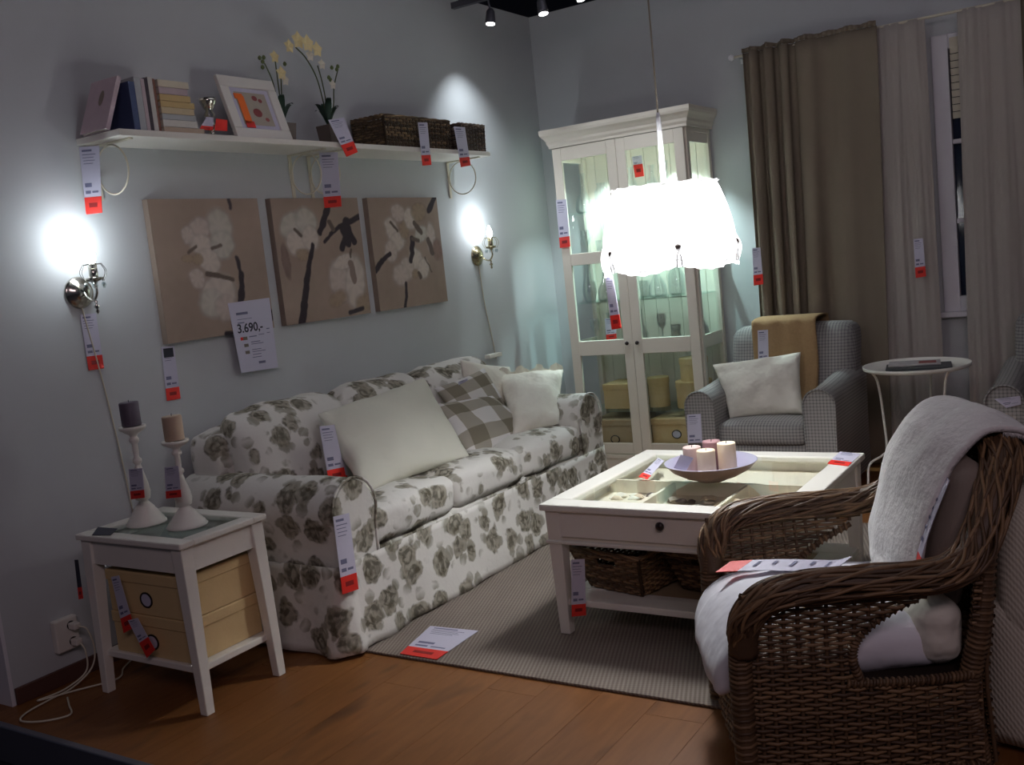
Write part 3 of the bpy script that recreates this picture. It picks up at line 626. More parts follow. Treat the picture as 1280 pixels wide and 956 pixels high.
def storage_box(name, lab, a, b, group, mat=None, lid=.04, side=0, holder=True, dark=False):
    mat = mat or m_box; t = thing(name, lab, 'box', ((a[0]+b[0])/2, (a[1]+b[1])/2, a[2]), group)
    B().box((a[0]+.004, a[1]+.004, a[2]), (b[0]-.004, b[1]-.004, b[2]-.006)).build('body', mat, t, bev=.003)
    B().box((a[0], a[1], b[2]-lid), b).build('lid', mat, t, bev=.004)
    if holder:
        cx, cz = (a[0]+b[0])/2, (a[2]+b[2]-lid)/2
        T_ = lambda x, y, z: (cx+x, a[1]+.0035-z, cz+y)
        h = B(T_).lathe([(.024, 0), (.030, 0), (.030, .003), (.024, .003), (.024, 0)], (0, 0, 0), 20, 1.1, .95, open_=True)
        hh = h.build('label_holder', m_knob, t)
        B(T_).lathe([(0, 0.0005), (.0245, .0005), (.0245, .0015), (0, .0015)], (0, 0, 0), 20, 1.1, .95).build('label_card', m_card if not dark else mat, hh)
    return t
storage_box('storage_box', 'upper straw-coloured storage box under the side table', (.315, -3.945, .3115), (.735, -3.625, .464), 'boxes under the side table')
storage_box('storage_box', 'lower straw-coloured storage box under the side table', (.315, -3.945, .1605), (.735, -3.625, .310), 'boxes under the side table')
def candlestick(x, y, lab, h, cm, clab):
    z0 = HT+.0005 if False else HT-.0035
    t = thing('candlestick', lab, 'candlestick', (x, y, z0), 'turned white candlesticks'); k = h/.34
    pr_ = [(0, 0), (.070, 0), (.072, .005), (.066, .012), (.065, .016), (.057, .024), (.056, .028), (.047, .038), (.046, .042), (.037, .052), (.036, .056), (.027, .066), (.018, .076), (.015, .08), (.026, .086), (.030, .11), (.026, .14), (.017, .175), (.011, .20), (.010, .205), (.016, .212), (.016, .222), (.009, .23), (.011, .25), (.010, .275), (.017, .283), (.017, .292), (.012, .298), (.014, .306)]
    B().lathe([(a, b_*k) for a, b_ in pr_]+[(.042, .322*k), (.047, .328*k), (.047, .336*k), (.040, .336*k), (0, .332*k)], (x, y, z0), 28).build('turned_stem', m_white, t, True)
    c = thing('pillar_candle', clab, 'candle', (x, y, z0+.337*k), 'candles on the candlesticks')
    B().lathe([(0, 0), (.033, 0), (.034, .004), (.034, .082), (.032, .086), (.0, .085)], (x, y, z0+.337*k), 24).build('wax', cm, c, True)
    B().tube([(x, y, z0+.337*k+.084), (x+.001, y, z0+.337*k+.094)], .0012, 5).build('wick', m_black, c)
candlestick(.392, -3.798, 'left and taller turned white candlestick on the side table', .365, m_candle_g, 'dark grey-violet pillar candle on the left candlestick')
candlestick(.605, -3.79, 'right turned white candlestick nearer the sofa', .312, m_candle_b, 'beige pillar candle on the right candlestick')
# ------------------------------------------------------------------ sofa
SX, SY0, SY1 = .925, -3.42, -1.24
t = thing('sofa', 'floral slipcovered three seat sofa against the left wall', 'sofa', (.5, (SY0+SY1)/2, 0))
sf = dict(smooth=True, weld=True)
B().rbox((.06, SY0+.10, .05), (SX-.03, SY1-.10, .36), .03, 10, 0, .004, 5).build('base', m_floral, t, **sf)
B().rbox((.05, SY0+.10, .30), (.26, SY1-.10, .83), .07, 18, (.01, 0, .01), .008, 6).build('backrest', m_floral, t, **sf)
n3 = (SY1-SY0-.46)/3
for k in range(3):
    a = SY0+.23+k*n3
    B().rbox((.24, a+.002, .345), (SX-.005, a+n3-.002, .505), .045, 18, (.012, .004, .03), .010, 7).build('seat_cushion', m_floral, t, **sf)
    a2 = SY0+(.16 if k == 0 else .20)+k*n3*(1.0)
    lean = lambda w: Vector((w.x-(w.z-.5)*.28, w.y, w.z))
    B().rbox((.25, a+.004-(.06 if k == 0 else 0), .47), (.46, a+n3-.004+(.05 if k == 2 else 0), .885), .075, 18, (.035, .01, .015), .013, 6, lean).build('back_cushion', m_floral, t, **sf)
def arm(y0, y1):
    yc = (y0+y1)/2; hw = (y1-y0)/2
    def sec(a):            # outline of the rolled arm, from inside bottom over the roll to outside bottom
        z0 = .30; rr = hw; zc = .655-rr
        pts = [(-hw*.86, .28), (-hw*.86, .40), (-hw*.88, zc-.07)]+[(-rr*math.cos(th)*1.0, zc+rr*math.sin(th)) for th in [k*PI/12 for k in range(-1, 14)]]+[(hw*.88, zc-.07), (hw*.86, .40), (hw*.86, .28)]
        return pts
    pts = sec(0); L = len(pts); q = B(); nx = 26; vs = []; uv = []
    for i in range(nx+1):
        x = .06+(SX+.005-.06)*i/nx; ins = 0 if i < nx else .012
        for (yy, zz) in pts:
            w = Vector((x, yc+yy*(1-ins/hw), zz-(ins if zz > .5 else 0))); w += Vector((0, noise.noise(w*7)*.008, noise.noise(w*6+Vector((3, 0, 0)))*.008)) if i < nx else Vector()
            vs.append(w); uv.append((0, 0))
    fs = [(i*L+k, i*L+k+1, (i+1)*L+k+1, (i+1)*L+k) for i in range(nx) for k in range(L-1)]
    fs.append(tuple(nx*L+k for k in range(L))); fs.append(tuple(k for k in range(L-1, -1, -1)))
    q.add(vs, fs, uv); o = q.build('armrest', m_floral, t, True); 
    md = o.modifiers.new('b', 'EDGE_SPLIT'); md.split_angle = 1.0
    B().tube([(SX+.006, yc+yy*.99, zz) for yy, zz in pts], .006, 6).build('piping', m_floral, o, True)
arm(SY0+.01, SY0+.26); arm(SY1-.26, SY1-.01)
# loose pleated skirt round front and ends
def skirt_pt(s_, j):
    per = [(.08, SY0+.012), (SX+.0, SY0+.012), (SX+.0, SY1-.012), (.08, SY1-.012)]
    Ls = [SX-.08, SY1-SY0-.024, SX-.08]; tot = sum(Ls); d = s_*tot
    k = 0
    while k < 2 and d > Ls[k]: d -= Ls[k]; k += 1
    a, b_ = Vector(per[k]), Vector(per[k+1]); p = a.lerp(b_, min(1, d/Ls[k])); dr = (b_-a).normalized(); n_ = Vector((dr.y, -dr.x))
    near = min(d, Ls[k]-d); z = .345*(1-j)+.012*j
    fl_ = .010+.030*j**1.3+.016*j*math.sin(s_*95)*(.35 if k == 1 else .7)+.022*noise.noise(Vector((p.x*5, p.y*5, j*1.2)))*j
    if near < .05: fl_ += .01*j
    return Vector((p.x+n_.x*fl_, p.y+n_.y*fl_, z+.006*math.sin(s_*60)*j))
o = B().grid(skirt_pt, 260, 12).build('skirt', m_floral, t, True); md = o.modifiers.new('s', 'SOLIDIFY'); md.thickness = .004
for (yy, nn) in ((SY0-.02, 1), (SY0+.27, 2)):
    pass
# throw cushions
def cushion(name, lab, c, th, mat, group=None, cat='cushion', **k):
    o = pillow4(B(), c, th, **k).build(name, mat, None, True, weld=True); return props(o, lab, cat, group)
def cush_origin(o): pass
cushion('cushion', 'large plain cream cushion leaning at the left of the sofa', [(.46, -2.93, .835), (.46, -2.17, .875), (.80, -2.33, .52), (.76, -3.03, .52)], .17, m_creamy, 'cushions on the sofa', seed=2, wr=.02, ws=6)
cushion('cushion', 'front taupe and white checked cushion in the middle of the sofa', [(.50, -2.18, .74), (.52, -1.68, .70), (.72, -1.64, .465), (.72, -2.22, .49)], .13, m_check, 'cushions on the sofa', seed=5, wr=.012)
cushion('cushion', 'rear checked cushion half hidden behind the front one', [(.41, -2.03, .80), (.43, -1.60, .84), (.53, -1.52, .56), (.53, -1.95, .55)], .10, m_check, 'cushions on the sofa', seed=8)
cushion('cushion', 'cream cushion wedged behind the frilled white one', [(.38, -1.74, .905), (.38, -1.27, .80), (.49, -1.42, .50), (.49, -1.82, .52)], .12, m_cream, 'cushions on the sofa', seed=11, wr=.01)
c4 = [Vector(p) for p in ((.50, -1.62, .765), (.40, -.97, .765), (.52, -1.22, .50), (.66, -1.70, .50))]
c4 = [Vector(p) for p in ((.42, -1.45, .775), (.60, -1.04, .74), (.83, -1.54, .525), (.74, -1.86, .515))]
cw = cushion('cushion', 'white frilled cushion at the right end of the sofa', c4, .16, m_cream, 'cushions on the sofa', seed=14, wr=.024, ws=9)
ORG[cw.name] = Vector((0, 0, 0)); A_, B_ = c4[0], c4[1]
B().grid(lambda i, j: A_.lerp(B_, i)+Vector((.006*math.sin(i*60)*j, .0, -.012+.055*j*(.8+.3*math.sin(i*23)))), 70, 3).build('frill', m_cream, cw, True)
# ------------------------------------------------------------------ coffee table
TX, TY, TW, TH = 1.581, -3.019, .940, .51
t = thing('coffee_table', 'white coffee table with glass top showing shells below', 'table', (TX+TW/2, TY+TW/2, .011)); X1, Y1 = TX+TW, TY+TW; w = .088
def fr_bar(a, b_): B().box(a, b_).build('top_rail', m_white, t, bev=.006)
fr_bar((TX, TY, TH-.026), (X1, TY+w, TH)); fr_bar((TX, Y1-w, TH-.026), (X1, Y1, TH)); fr_bar((TX, TY+w, TH-.026), (TX+w, Y1-w, TH)); fr_bar((X1-w, TY+w, TH-.026), (X1, Y1-w, TH))
B().box((TX+w-.006, TY+w-.006, TH-.010), (X1-w+.006, Y1-w+.006, TH-.004)).build('glass_top', m_glass, t)
B().box((TX+.03, TY+.03, .372), (X1-.03, Y1-.03, .440)).build('display_tray', m_liner, t)
B().box((TX+.01, TY+.01, .360), (X1-.01, Y1-.01, .374)).build('moulding', m_white, t, bev=.004)
i_ = .024
B().box((TX+.06, TY+i_-.004, .386), (X1-.06, TY+i_+.014, .482)).build('drawer_front', m_white, t, bev=.003)
B(lambda x, y, z: (2.056+x, TY+i_-.004-z, .452+y)).lathe([(0, .026), (.010, .025), (.016, .018), (.014, .010), (.007, .006), (.008, 0), (0, 0)], (0, 0, 0), 16).build('knob', m_knob, t, True)
for a, b_ in (((TX+i_, TY+.05, .374), (TX+i_+.018, Y1-.05, .484)), ((X1-i_-.018, TY+.05, .374), (X1-i_, Y1-.05, .484)), ((TX+.05, Y1-i_-.018, .374), (X1-.05, Y1-i_, .484))): B().box(a, b_).build('apron', m_white, t, bev=.002)
B().box((TX+.06, TY+.46, .440), (X1-.06, TY+.474, .492)).build('tray_divider', m_liner, t)
for xx in (TX+.33, TX+.62): B().box((xx, TY+.06, .440), (xx+.012, TY+.46, .488)).build('tray_divider', m_liner, t)
for sx in (0, 1):
    for sy in (0, 1):
        cx = TX+.045 if sx == 0 else X1-.045; cy = TY+.045 if sy == 0 else Y1-.045
        B().taper((cx, cy, .0115), (.020, .020), (cx, cy, TH-.026), (.030, .030)).build('leg', m_white, t, bev=.003)
for a, b_ in (((TX+.03, TY+.035, .12), (X1-.03, TY+.16, .145)), ((TX+.03, Y1-.16, .12), (X1-.03, Y1-.035, .145)), ((TX+.035, TY+.161, .12), (TX+.16, Y1-.161, .145)), ((X1-.16, TY+.161, .12), (X1-.035, Y1-.161, .145))): B().box(a, b_).build('shelf_rail', m_white, t, bev=.004)
B().box((TX+.155, TY+.155, .130), (X1-.155, Y1-.155, .138)).build('shelf_panel', m_boxd, t)
basket('rattan_basket', 'left open rattan basket on the coffee table shelf', (1.83, -2.69, .1455), .24, .36, .165, .34, -.22, m_wicker, 'baskets under the coffee table', 14)
basket('rattan_basket', 'right rattan basket on the coffee table shelf', (2.175, -2.62, .1455), .24, .36, .165, .34, -.22, m_wicker, 'baskets under the coffee table', 14)
# shells in the display tray
def shell(x, y, z, s, mat, lab, ang, tilt):
    q = B(); c_, s_ = math.cos(ang), math.sin(ang)
    def fn(i, j):
        a = (i-.5)*2.2; rr = s*j*(1+.06*math.cos(i*40)); X = rr*math.sin(a)*.8; Y = rr*math.cos(a); Z = s*.32*math.sin(PI*min(1, j))*(1-(2*i-1)**2*.5)+.001
        Z += tilt*Y
        return (x+X*c_-Y*s_, y+X*s_+Y*c_, z+Z)
    q.grid(fn, 12, 5); o = q.build('shell', mat, None, True); md = o.modifiers.new('s', 'SOLIDIFY'); md.thickness = .002; md.offset = 1
    return props(o, lab, 'shell', 'shells in the coffee table tray')
rnd = random.Random(4); trays = [(1.69, 1.90, 'left'), (1.94, 2.19, 'middle'), (2.22, 2.44, 'right')]
ORD = ['leftmost', 'second from left', 'third from left', 'fourth from left', 'fifth from left', 'sixth from left', 'seventh from left', 'eighth from left', 'ninth from left', 'tenth from left', 'eleventh from left', 'twelfth from left', 'thirteenth from left', 'last from left']
for (xa, xb, nm) in trays:
    its = []; cnt = {}
    for k in range(14): its.append((xa+(xb-xa)*(k+.5)/14, -2.775+.17*((k*5) % 14)/14+rnd.uniform(-.01, .01), rnd.choice([(m_shellw, 'white'), (m_shell, 'tan'), (m_shellw, 'white'), (m_shell, 'tan'), (m_shelld, 'dark')]), rnd.uniform(.030, .044)))
    for k, (xx, yy, (mt, cn), sz) in enumerate(its):
        n_ = cnt.get(cn, 0); cnt[cn] = n_+1
        shell(xx, yy, .441+(.014 if k % 3 == 1 else 0), sz, mt, f'{cn} shell, {ORD[n_]} among {cn} ones in the {nm} tray section', rnd.uniform(0, 6), rnd.uniform(0, .35))
# bowl with candles
BC = Vector((2.075, -2.565, TH-.0035))
t = thing('bowl', 'wide shallow brown bowl holding four candles on the coffee table', 'bowl', BC)
B().lathe([(0, 0), (.055, 0), (.058, .004), (.10, .018), (.145, .042), (.173, .072)], BC, 40, open_=True).build('outside', m_bowl_o, t, True)
B().lathe([(.173, .072), (.170, .0735), (.14, .047), (.10, .025), (.06, .012), (0, .009)], BC, 40, open_=True).build('inside', m_bowl_i, t, True, label='glazed lilac inside')
for dx, dy, h, mt, lab in ((-.058, -.03, .112, m_candle_p, 'dusty pink pillar candle at the left in the bowl'), (.010, -.062, .108, m_candle_w, 'shorter ivory pillar candle at the front of the bowl'), (.062, .012, .120, m_candle_w, 'ivory pillar candle at the right in the bowl'), (-.012, .052, .118, m_candle_m, 'mauve pillar candle at the back of the bowl')):
    p = BC+Vector((dx, dy, .0200)); c = thing('pillar_candle', lab, 'candle', p, 'candles in the bowl')
    B().lathe([(0, 0), (.033, 0), (.034, .003), (.034, h-.004), (.0325, h), (.02, h-.003), (0, h-.003)], p, 24).build('wax', mt, c, True)
    B().tube([(p.x, p.y, p.z+h-.004), (p.x+.001, p.y, p.z+h+.006)], .0012, 5).build('wick', m_black, c)
# ------------------------------------------------------------------ glass cabinet
CX0, CX1, CY = .300, 1.210, -.392; FR = -.412
t = thing('glass_cabinet', 'tall cream glass door cabinet filled with glassware in the corner', 'cabinet', ((CX0+CX1)/2, -.2, 0))
def part(nm, a, b_, mat=None, bev=.003, par=None, **k): return B().box(a, b_).build(nm, mat or m_cab, par or t, bev=bev, **k)
part('plinth', (CX0+.01, FR, 0), (CX1-.01, -.016, .075))
part('bottom_board', (CX0, FR-.004, .075), (CX1, -.016, .10))
part('top_board', (CX0, CY, 2.045), (CX1, -.016, 2.07))
for x in (CX0, CX1-.035): part('front_post', (x, CY, .10), (x+.035, CY+.035, 2.045))
for x in (CX0, CX1-.035): part('rear_post', (x, -.055, .10), (x+.035, -.016, 2.045))
for x in (CX0+.006, CX1-.024):
    for z0, z1 in ((.10, .19), (.755, .835), (1.33, 1.385), (1.985, 2.045)): part('side_rail', (x, CY+.035, z0), (x+.018, -.055, z1))
    for z0, z1 in ((.19, .755), (.835, 1.33), (1.385, 1.985)):
        if x > 1 : part('side_glass', (x+.006, CY+.035, z0), (x+.010, -.055, z1), m_glass, 0)
        else: part('side_glass', (x+.006, CY+.035, z0), (x+.010, -.055, z1), m_glass, 0)
for k in range(10):
    wd = (CX1-CX0-.02)/10; part('back_board', (CX0+.01+k*wd+.001, -.016, .10), (CX0+.01+(k+1)*wd-.001, -.006, 2.045), bev=.0025)
part('glass_shelf', (CX0+.03, CY+.02, .795), (CX1-.03, -.017, .805), m_gshelf, 0)
part('glass_shelf', (CX0+.03, CY+.02, 1.355), (CX1-.03, -.017, 1.365), m_gshelf, 0)
GS = (.375, 1.08, 1.655)
for z_ in GS: part('glass_shelf', (CX0+.028, CY+.03, z_-.006), (CX1-.028, -.02, z_), m_gshelf, 0)
# cornice
prof = [(0, 2.07), (.012, 2.07), (.012, 2.085), (.02, 2.10), (.022, 2.115), (.035, 2.135), (.048, 2.15), (.052, 2.165), (.052, 2.186), (0, 2.186)]
q = B(); cp = [(CX0, -.002, -1, 0), (CX0, FR+.012, -1, -1), (CX1, FR+.012, 1, -1), (CX1, -.002, 1, 0)]; L = len(prof); vs = []
for (x, y, dx, dy) in cp: vs += [(x+dx*p_, y+dy*p_, zz) for p_, zz in prof]
q.add(vs, [(i*L+k, i*L+(k+1) % L, (i+1)*L+(k+1) % L, (i+1)*L+k) for i in range(3) for k in range(L)]); q.box((CX0-.03, FR, 2.176), (CX1+.03, -.004, 2.184)); q.build('cornice', m_cab, t)
def door(x0, x1, kx):
    d = B(); s = .062; y0, y1 = FR-.004, CY-.001
    d.box((x0, y0, .105), (x0+s, y1, 2.065)).box((x1-s, y0, .105), (x1, y1, 2.065))
    for z0, z1 in ((.105, .175), (.745, .84), (1.325, 1.40), (1.985, 2.065)): d.box((x0+s, y0, z0), (x1-s, y1, z1))
    d = d.build('door', m_cab, t, bev=.003)
    for z0, z1 in ((.175, .745), (.84, 1.325), (1.40, 1.985)): part('door_glass', (x0+s-.003, y0+.008, z0), (x1-s+.003, y0+.011, z1), m_glass, 0, d)
    B(lambda x, y, z: (kx+x, y0-z, .815+y)).lathe([(0, .024), (.009, .022), (.013, .016), (.010, .008), (.005, .004), (.007, 0), (0, 0)], (0, 0, 0), 14).build('knob', m_knob, d, True)
mid = (CX0+CX1)/2; door(CX0+.012, mid-.001, mid-.035); door(mid+.001, CX1-.012, mid+.035)
for x in (.53, 1.0):
    B().lathe([(0, 0), (.03, 0), (.03, .012), (0, .012)], (x, -.22, 2.031), 16).build('cabinet_light', m_lens, t)
    light('cabinet_spot', 'SPOT', (x, -.22, 2.02), 42 if x < .8 else 95, (.76, .97, 1.0), (x, -.21, 0), .02, 1.75, .7)
# cabinet boxes
storage_box('storage_box', 'brownish storage box bottom left in the glass cabinet', (.375, -.36, .1005), (.705, -.06, .315), 'boxes in the glass cabinet', m_boxd, dark=True)
storage_box('storage_box', 'straw storage box with white label bottom right in the cabinet', (.80, -.36, .165), (1.14, -.06, .322), 'boxes in the glass cabinet', m_box)
storage_box('storage_box', 'flat straw box at the very bottom right of the cabinet', (.80, -.36, .1005), (1.14, -.06, .163), 'boxes in the glass cabinet', m_box, holder=False, lid=.02)
def hatbox(x, y, z0, r_, h, lab, sy=1):
    c = thing('hat_box', lab, 'box', (x, y, z0), 'boxes in the glass cabinet')
    B().lathe([(0, 0), (r_-.004, 0), (r_-.004, h-.02), (0, h-.02)], (x, y, z0), 28, 1, sy).build('body', m_box, c)
    B().lathe([(0, h), (r_-.002, h), (r_, h-.003), (r_, h-.04), (r_-.003, h-.04), (r_-.003, h-.021)], (x, y, z0), 28, 1, sy).build('lid', m_box, c)
hatbox(1.045, -.20, .3755, .115, .165, 'large round straw box at the right of the cabinet shelf')
hatbox(1.055, -.20, .541, .090, .145, 'small round box stacked on the large one')
hatbox(.80, -.19, .3755, .07, .19, 'narrow round straw box in the middle of the cabinet shelf')
c = storage_box('storage_box', 'slanted pale box on the left of the cabinet glass shelf', (.45, -.30, .3755), (.70, -.06, .54), 'boxes in the glass cabinet', m_box, holder=False)
# glassware
GP = {'vase': [(0, 0), (.03, 0), (.034, .01), (.045, .06), (.04, .11), (.018, .17), (.016, .20), (.024, .23)], 'carafe': [(0, 0), (.045, 0), (.055, .02), (.05, .07), (.02, .13), (.014, .18), (.022, .24)],
      'goblet': [(0, 0), (.030, 0), (.006, .008), (.005, .07), (.028, .10), (.034, .14), (.030, .17)], 'tumbler': [(0, 0), (.028, 0), (.034, .10)], 'jar': [(0, 0), (.04, 0), (.05, .02), (.05, .12), (.03, .15), (.035, .17)],
      'candelabrum': [(0, 0), (.035, 0), (.01, .01), (.008, .05), (.02, .06), (.008, .07), (.007, .12), (.022, .13), (.02, .15)]}
rnd = random.Random(9)
def ware(kind, x, y, z, s, lab):
    o = B().lathe([(a*s, b_*s) for a, b_ in GP[kind]], (x, y, z), 18, open_=True).build('glass_'+kind, m_vase, None, True)
    props(o, lab, 'glassware', 'glassware in the cabinet')
LV = [(1.6555, 'top glass shelf', .27), (1.3655, 'shelf below the top one', .24), (1.0805, 'third shelf', .2), (.8055, 'shelf above the knobs', .2)]
kinds = ['carafe', 'vase', 'goblet', 'jar', 'vase', 'tumbler', 'goblet', 'carafe']
posn = ['far left', 'left', 'left of centre', 'near the door stile', 'right of centre', 'right', 'far right']
for li, (z_, nm, mh) in enumerate(LV):
    for k in range(7):
        kd = kinds[(k*3+li*2) % 8]; sc = 1.05 if li < 3 else .95
        if kd in ('carafe', 'vase') and li in (1, 3): sc = .85
        x = .40+k*.118+rnd.uniform(-.012, .012)
        ware(kd, x, -.20+rnd.uniform(-.06, .06), z_, sc, f'clear glass {kd} {posn[k]} on the cabinet {nm}')
# ------------------------------------------------------------------ pendant lamp
LX, LY = 1.998, -2.60
t = thing('pendant_lamp', 'glowing white ruffled cloth pendant lamp above the coffee table', 'pendant lamp', (LX, LY, 1.45))
B().tube([(LX, LY, 3.6), (LX, LY, 1.86)], .0035, 6).build('cord', m_rope, t)
B().lathe([(.0, 0), (.010, 0), (.0085, .24), (.005, .26), (0, .26)], (LX, LY, 1.61), 12).build('cord_sleeve', m_lampw, t, True)
def shade(i, j):
    a = 2*PI*i; z = 1.600-.262*j
    rr = .188+.056*math.sin(min(1, j*1.05)*PI/2)**.9
    if j > .70: rr += .014*math.sin(PI*(j-.70)/.30)*(1+.4*math.cos(a*6))
    sc = abs(math.sin(a*3)); zz = z-(j**4)*.030*sc
    rr += .0018*math.sin(a*60)*(1-.4*j)
    return (LX+rr*math.cos(a), LY+rr*math.sin(a), zz)
sh = B().grid(shade, 240, 26).build('shade', m_shade, t, True)
B().grid(lambda i, j: (LX+(.188+.008*j+.004*math.sin(i*2*PI*26)*j)*math.cos(2*PI*i), LY+(.188+.008*j+.004*math.sin(i*2*PI*26)*j)*math.sin(2*PI*i), 1.600+.010*j+.002*math.sin(i*2*PI*17)*j), 240, 3).build('top_frill', m_shade, t, True)
B().grid(lambda i, j: (LX+(.243+.004*math.sin(i*2*PI*30)*j)*math.cos(2*PI*i), LY+(.243+.004*math.sin(i*2*PI*30)*j)*math.sin(2*PI*i), 1.350-.028*j-.024*abs(math.sin(i*2*PI*3)) - .002*math.sin(i*2*PI*31)*j), 320, 4).build('bottom_frill', m_shade, t, True)
for k in range(6):
    a = k*PI/3; rr = .254
    B().lathe([(0, -.012), (.011, -.006), (.012, .004), (0, .012)], (LX+rr*math.cos(a), LY+rr*math.sin(a), 1.385), 8).build('tie_button', m_pot, t)
    for dd in (-.012, .014): B().tube([(LX+rr*math.cos(a), LY+rr*math.sin(a), 1.38), (LX+(rr+.004)*math.cos(a+dd*2), LY+(rr+.004)*math.sin(a+dd*2), 1.35), (LX+(rr-.002)*math.cos(a+dd*3), LY+(rr-.002)*math.sin(a+dd*3), 1.315)], .003, 5).build('ribbon', m_shade, t)
for k in range(3): B().tube([(LX, LY, 1.62), (LX+.186*math.cos(k*2.1), LY+.186*math.sin(k*2.1), 1.60)], .002, 5).build('shade_spoke', m_lampw, t)
B().lathe([(0, 0), (.018, .01), (.03, .05), (.024, .085), (.014, .10), (.014, .14), (0, .14)], (LX, LY, 1.48), 16).build('bulb', m_bulb, t, True)
for k in range(3): light('pendant_bulb', 'POINT', (LX+.07*math.cos(k*2.1), LY+.07*math.sin(k*2.1), 1.48), 16, (.96, .98, 1.0), size=.04)
# ------------------------------------------------------------------ armchairs
def armchair(lab):
    x0, x1 = 1.345, 2.142; t = thing('armchair', lab, 'armchair', ((x0+x1)/2, -.7, 0), 'grey gingham armchairs'); g = dict(smooth=True, weld=True)
    B().rbox((x0+.05, -1.02, .06), (x1-.05, -.30, .32), .03, 6).build('base', m_gingham, t, **g)
    lean = lambda w: Vector((w.x, w.y+(w.z-.3)*.22, w.z))
    B().rbox((x0+.075, -.62, .25), (x1-.02, -.42, .875), .065, 14, (0, .02, .01), .004, 6, lean).build('backrest', m_gingham, t, **g)
    B().rbox((x0+.158, -1.04, .30), (x1-.158, -.50, .425), .035, 12, (0, .01, .02), .003, 6).build('seat_cushion', m_gingham, t, **g)
    for xa, xb in ((x0, x0+.16), (x1-.16, x1)):
        xc = (xa+xb)/2; hw = (xb-xa)/2; zc = .60-hw; pts = [(-hw*.93, .06), (-hw*.93, .3)]+[(-hw*math.cos(k*PI/14), zc+hw*math.sin(k*PI/14)) for k in range(15)]+[(hw*.93, .3), (hw*.93, .06)]
        vs = []; L = len(pts); nx = 16
        for i in range(nx+1):
            y = -1.06+(.68)*i/nx; dz = .05*(i/nx)**1.5; vs += [(xc+a, y, zz+(dz if zz > .31 else 0)) for a, zz in pts]
        fs = [(i*L+k, (i+1)*L+k, (i+1)*L+k+1, i*L+k+1) for i in range(nx) for k in range(L-1)]+[tuple(range(L)), tuple(nx*L+k for k in range(L-1, -1, -1))]
        o = B().add(vs, fs).build('armrest', m_gingham, t, True); md = o.modifiers.new('b', 'EDGE_SPLIT'); md.split_angle = 1.0
        B().tube([(xc+a, -1.062, zz) for a, zz in pts], .006, 6).build('piping', m_gingham, o, True)
    for sx in (x0+.10, x1-.10):
        for sy in (-.98, -.36): B().taper((sx, sy, 0), (.018, .018), (sx, sy, .07), (.024, .024)).build('leg', m_pot, t)
    return t
ac = armchair('grey gingham armchair with mustard throw between cabinet and window')
a2 = copy_tree(ac); a2.location = Vector(a2.location)+Vector((1.475, .02, 0)); a2['label'] = 'second grey gingham armchair cut off by the right edge'
def throw(i, j):
    x = 1.575+.36*i; s_ = j*1.0; zt = .905
    if s_ < .52: k = s_/.52; z = .46+(zt-.46)*k; y = -.668+(z-.3)*.22
    elif s_ < .62: k = (s_-.52)/.10; a = k*PI; z = zt+.014*math.sin(a); y = -.668+(zt-.3)*.22+.13*(1-math.cos(a))
    else: k = (s_-.62)/.38; z = zt-.4*k; y = -.668+(zt-.3)*.22+.262-(.4*k)*.0
    return (x+.008*math.sin(z*12), y+.004*math.sin(x*55), z)
o = B().grid(throw, 30, 60).build('throw_blanket', m_throw, None, True); md = o.modifiers.new('s', 'SOLIDIFY'); md.thickness = .008; md.offset = 1; props(o, 'mustard brown knitted throw over the armchair back', 'throw')
cushion('cushion', 'plain white square cushion on the gingham armchair', [(1.40, -.76, .705), (1.87, -.66, .745), (1.925, -.86, .44), (1.53, -.90, .425)], .15, m_cream, seed=21, wr=.018, ws=11)
# tray table
t = thing('tray_table', 'round white metal tray table beside the gingham armchair', 'table', (2.49, -.84, 0)); cx, cy = 2.492, -.842
B().lathe([(0, 0), (.243, 0), (.25, .004), (.252, .020), (.249, .020), (.245, .006), (0, .005)], (cx, cy, .665), 48).build('tray_top', m_white, t, True)
B().lathe([(0, 0), (.155, 0), (.16, .010), (.157, .010), (.15, .004), (0, .004)], (cx, cy, .262), 36).build('lower_tray', m_white, t, True)
for a in (-2.75, -.65, 1.4):
    c_, s_ = math.cos(a), math.sin(a); B().tube(bez([(cx+.215*c_, cy+.215*s_, .667), (cx+.185*c_, cy+.185*s_, .60), (cx+.168*c_, cy+.168*s_, .42), (cx+.162*c_, cy+.162*s_, .27), (cx+.185*c_, cy+.185*s_, .235), (cx+.25*c_, cy+.25*s_, .19), (cx+.265*c_, cy+.265*s_, .08), (cx+.31*c_, cy+.31*s_, .008)], 8), .006, 8).build('leg', m_white, t, True)
B().tube([(cx+.10*math.cos(k*PI/16), cy, .46+.13*math.sin(k*PI/16)) for k in range(32)], .0035, 6, True).build('ring_ornament', m_white, t, True) if False else None
R_ = Matrix.Rotation(.18, 3, 'Z')
for (a, b_, mt, lab) in (((2.36, -.98, .6705), (2.66, -.78, .682), m_mag, 'dark magazine lying on the round tray table'), ((2.36, -.90, .6825), (2.60, -.74, .690), m_magw, 'pale open magazine on top of the dark one')):
    m_ = thing('magazine', lab, 'magazine', ((a[0]+b_[0])/2, (a[1]+b_[1])/2, a[2]), 'magazines on the tray table')
    B().box(a, b_, R_).build('pages', mt, m_, bev=.002)
    if mt is m_magw: B().box((a[0]+.14, a[1]+.03, b_[2]), (a[0]+.22, a[1]+.12, b_[2]+.0006), R_, ((a[0]+b_[0])/2, (a[1]+b_[1])/2, a[2])).build('cover_print', bc('mag_red', (.28, .08, .07)), m_)
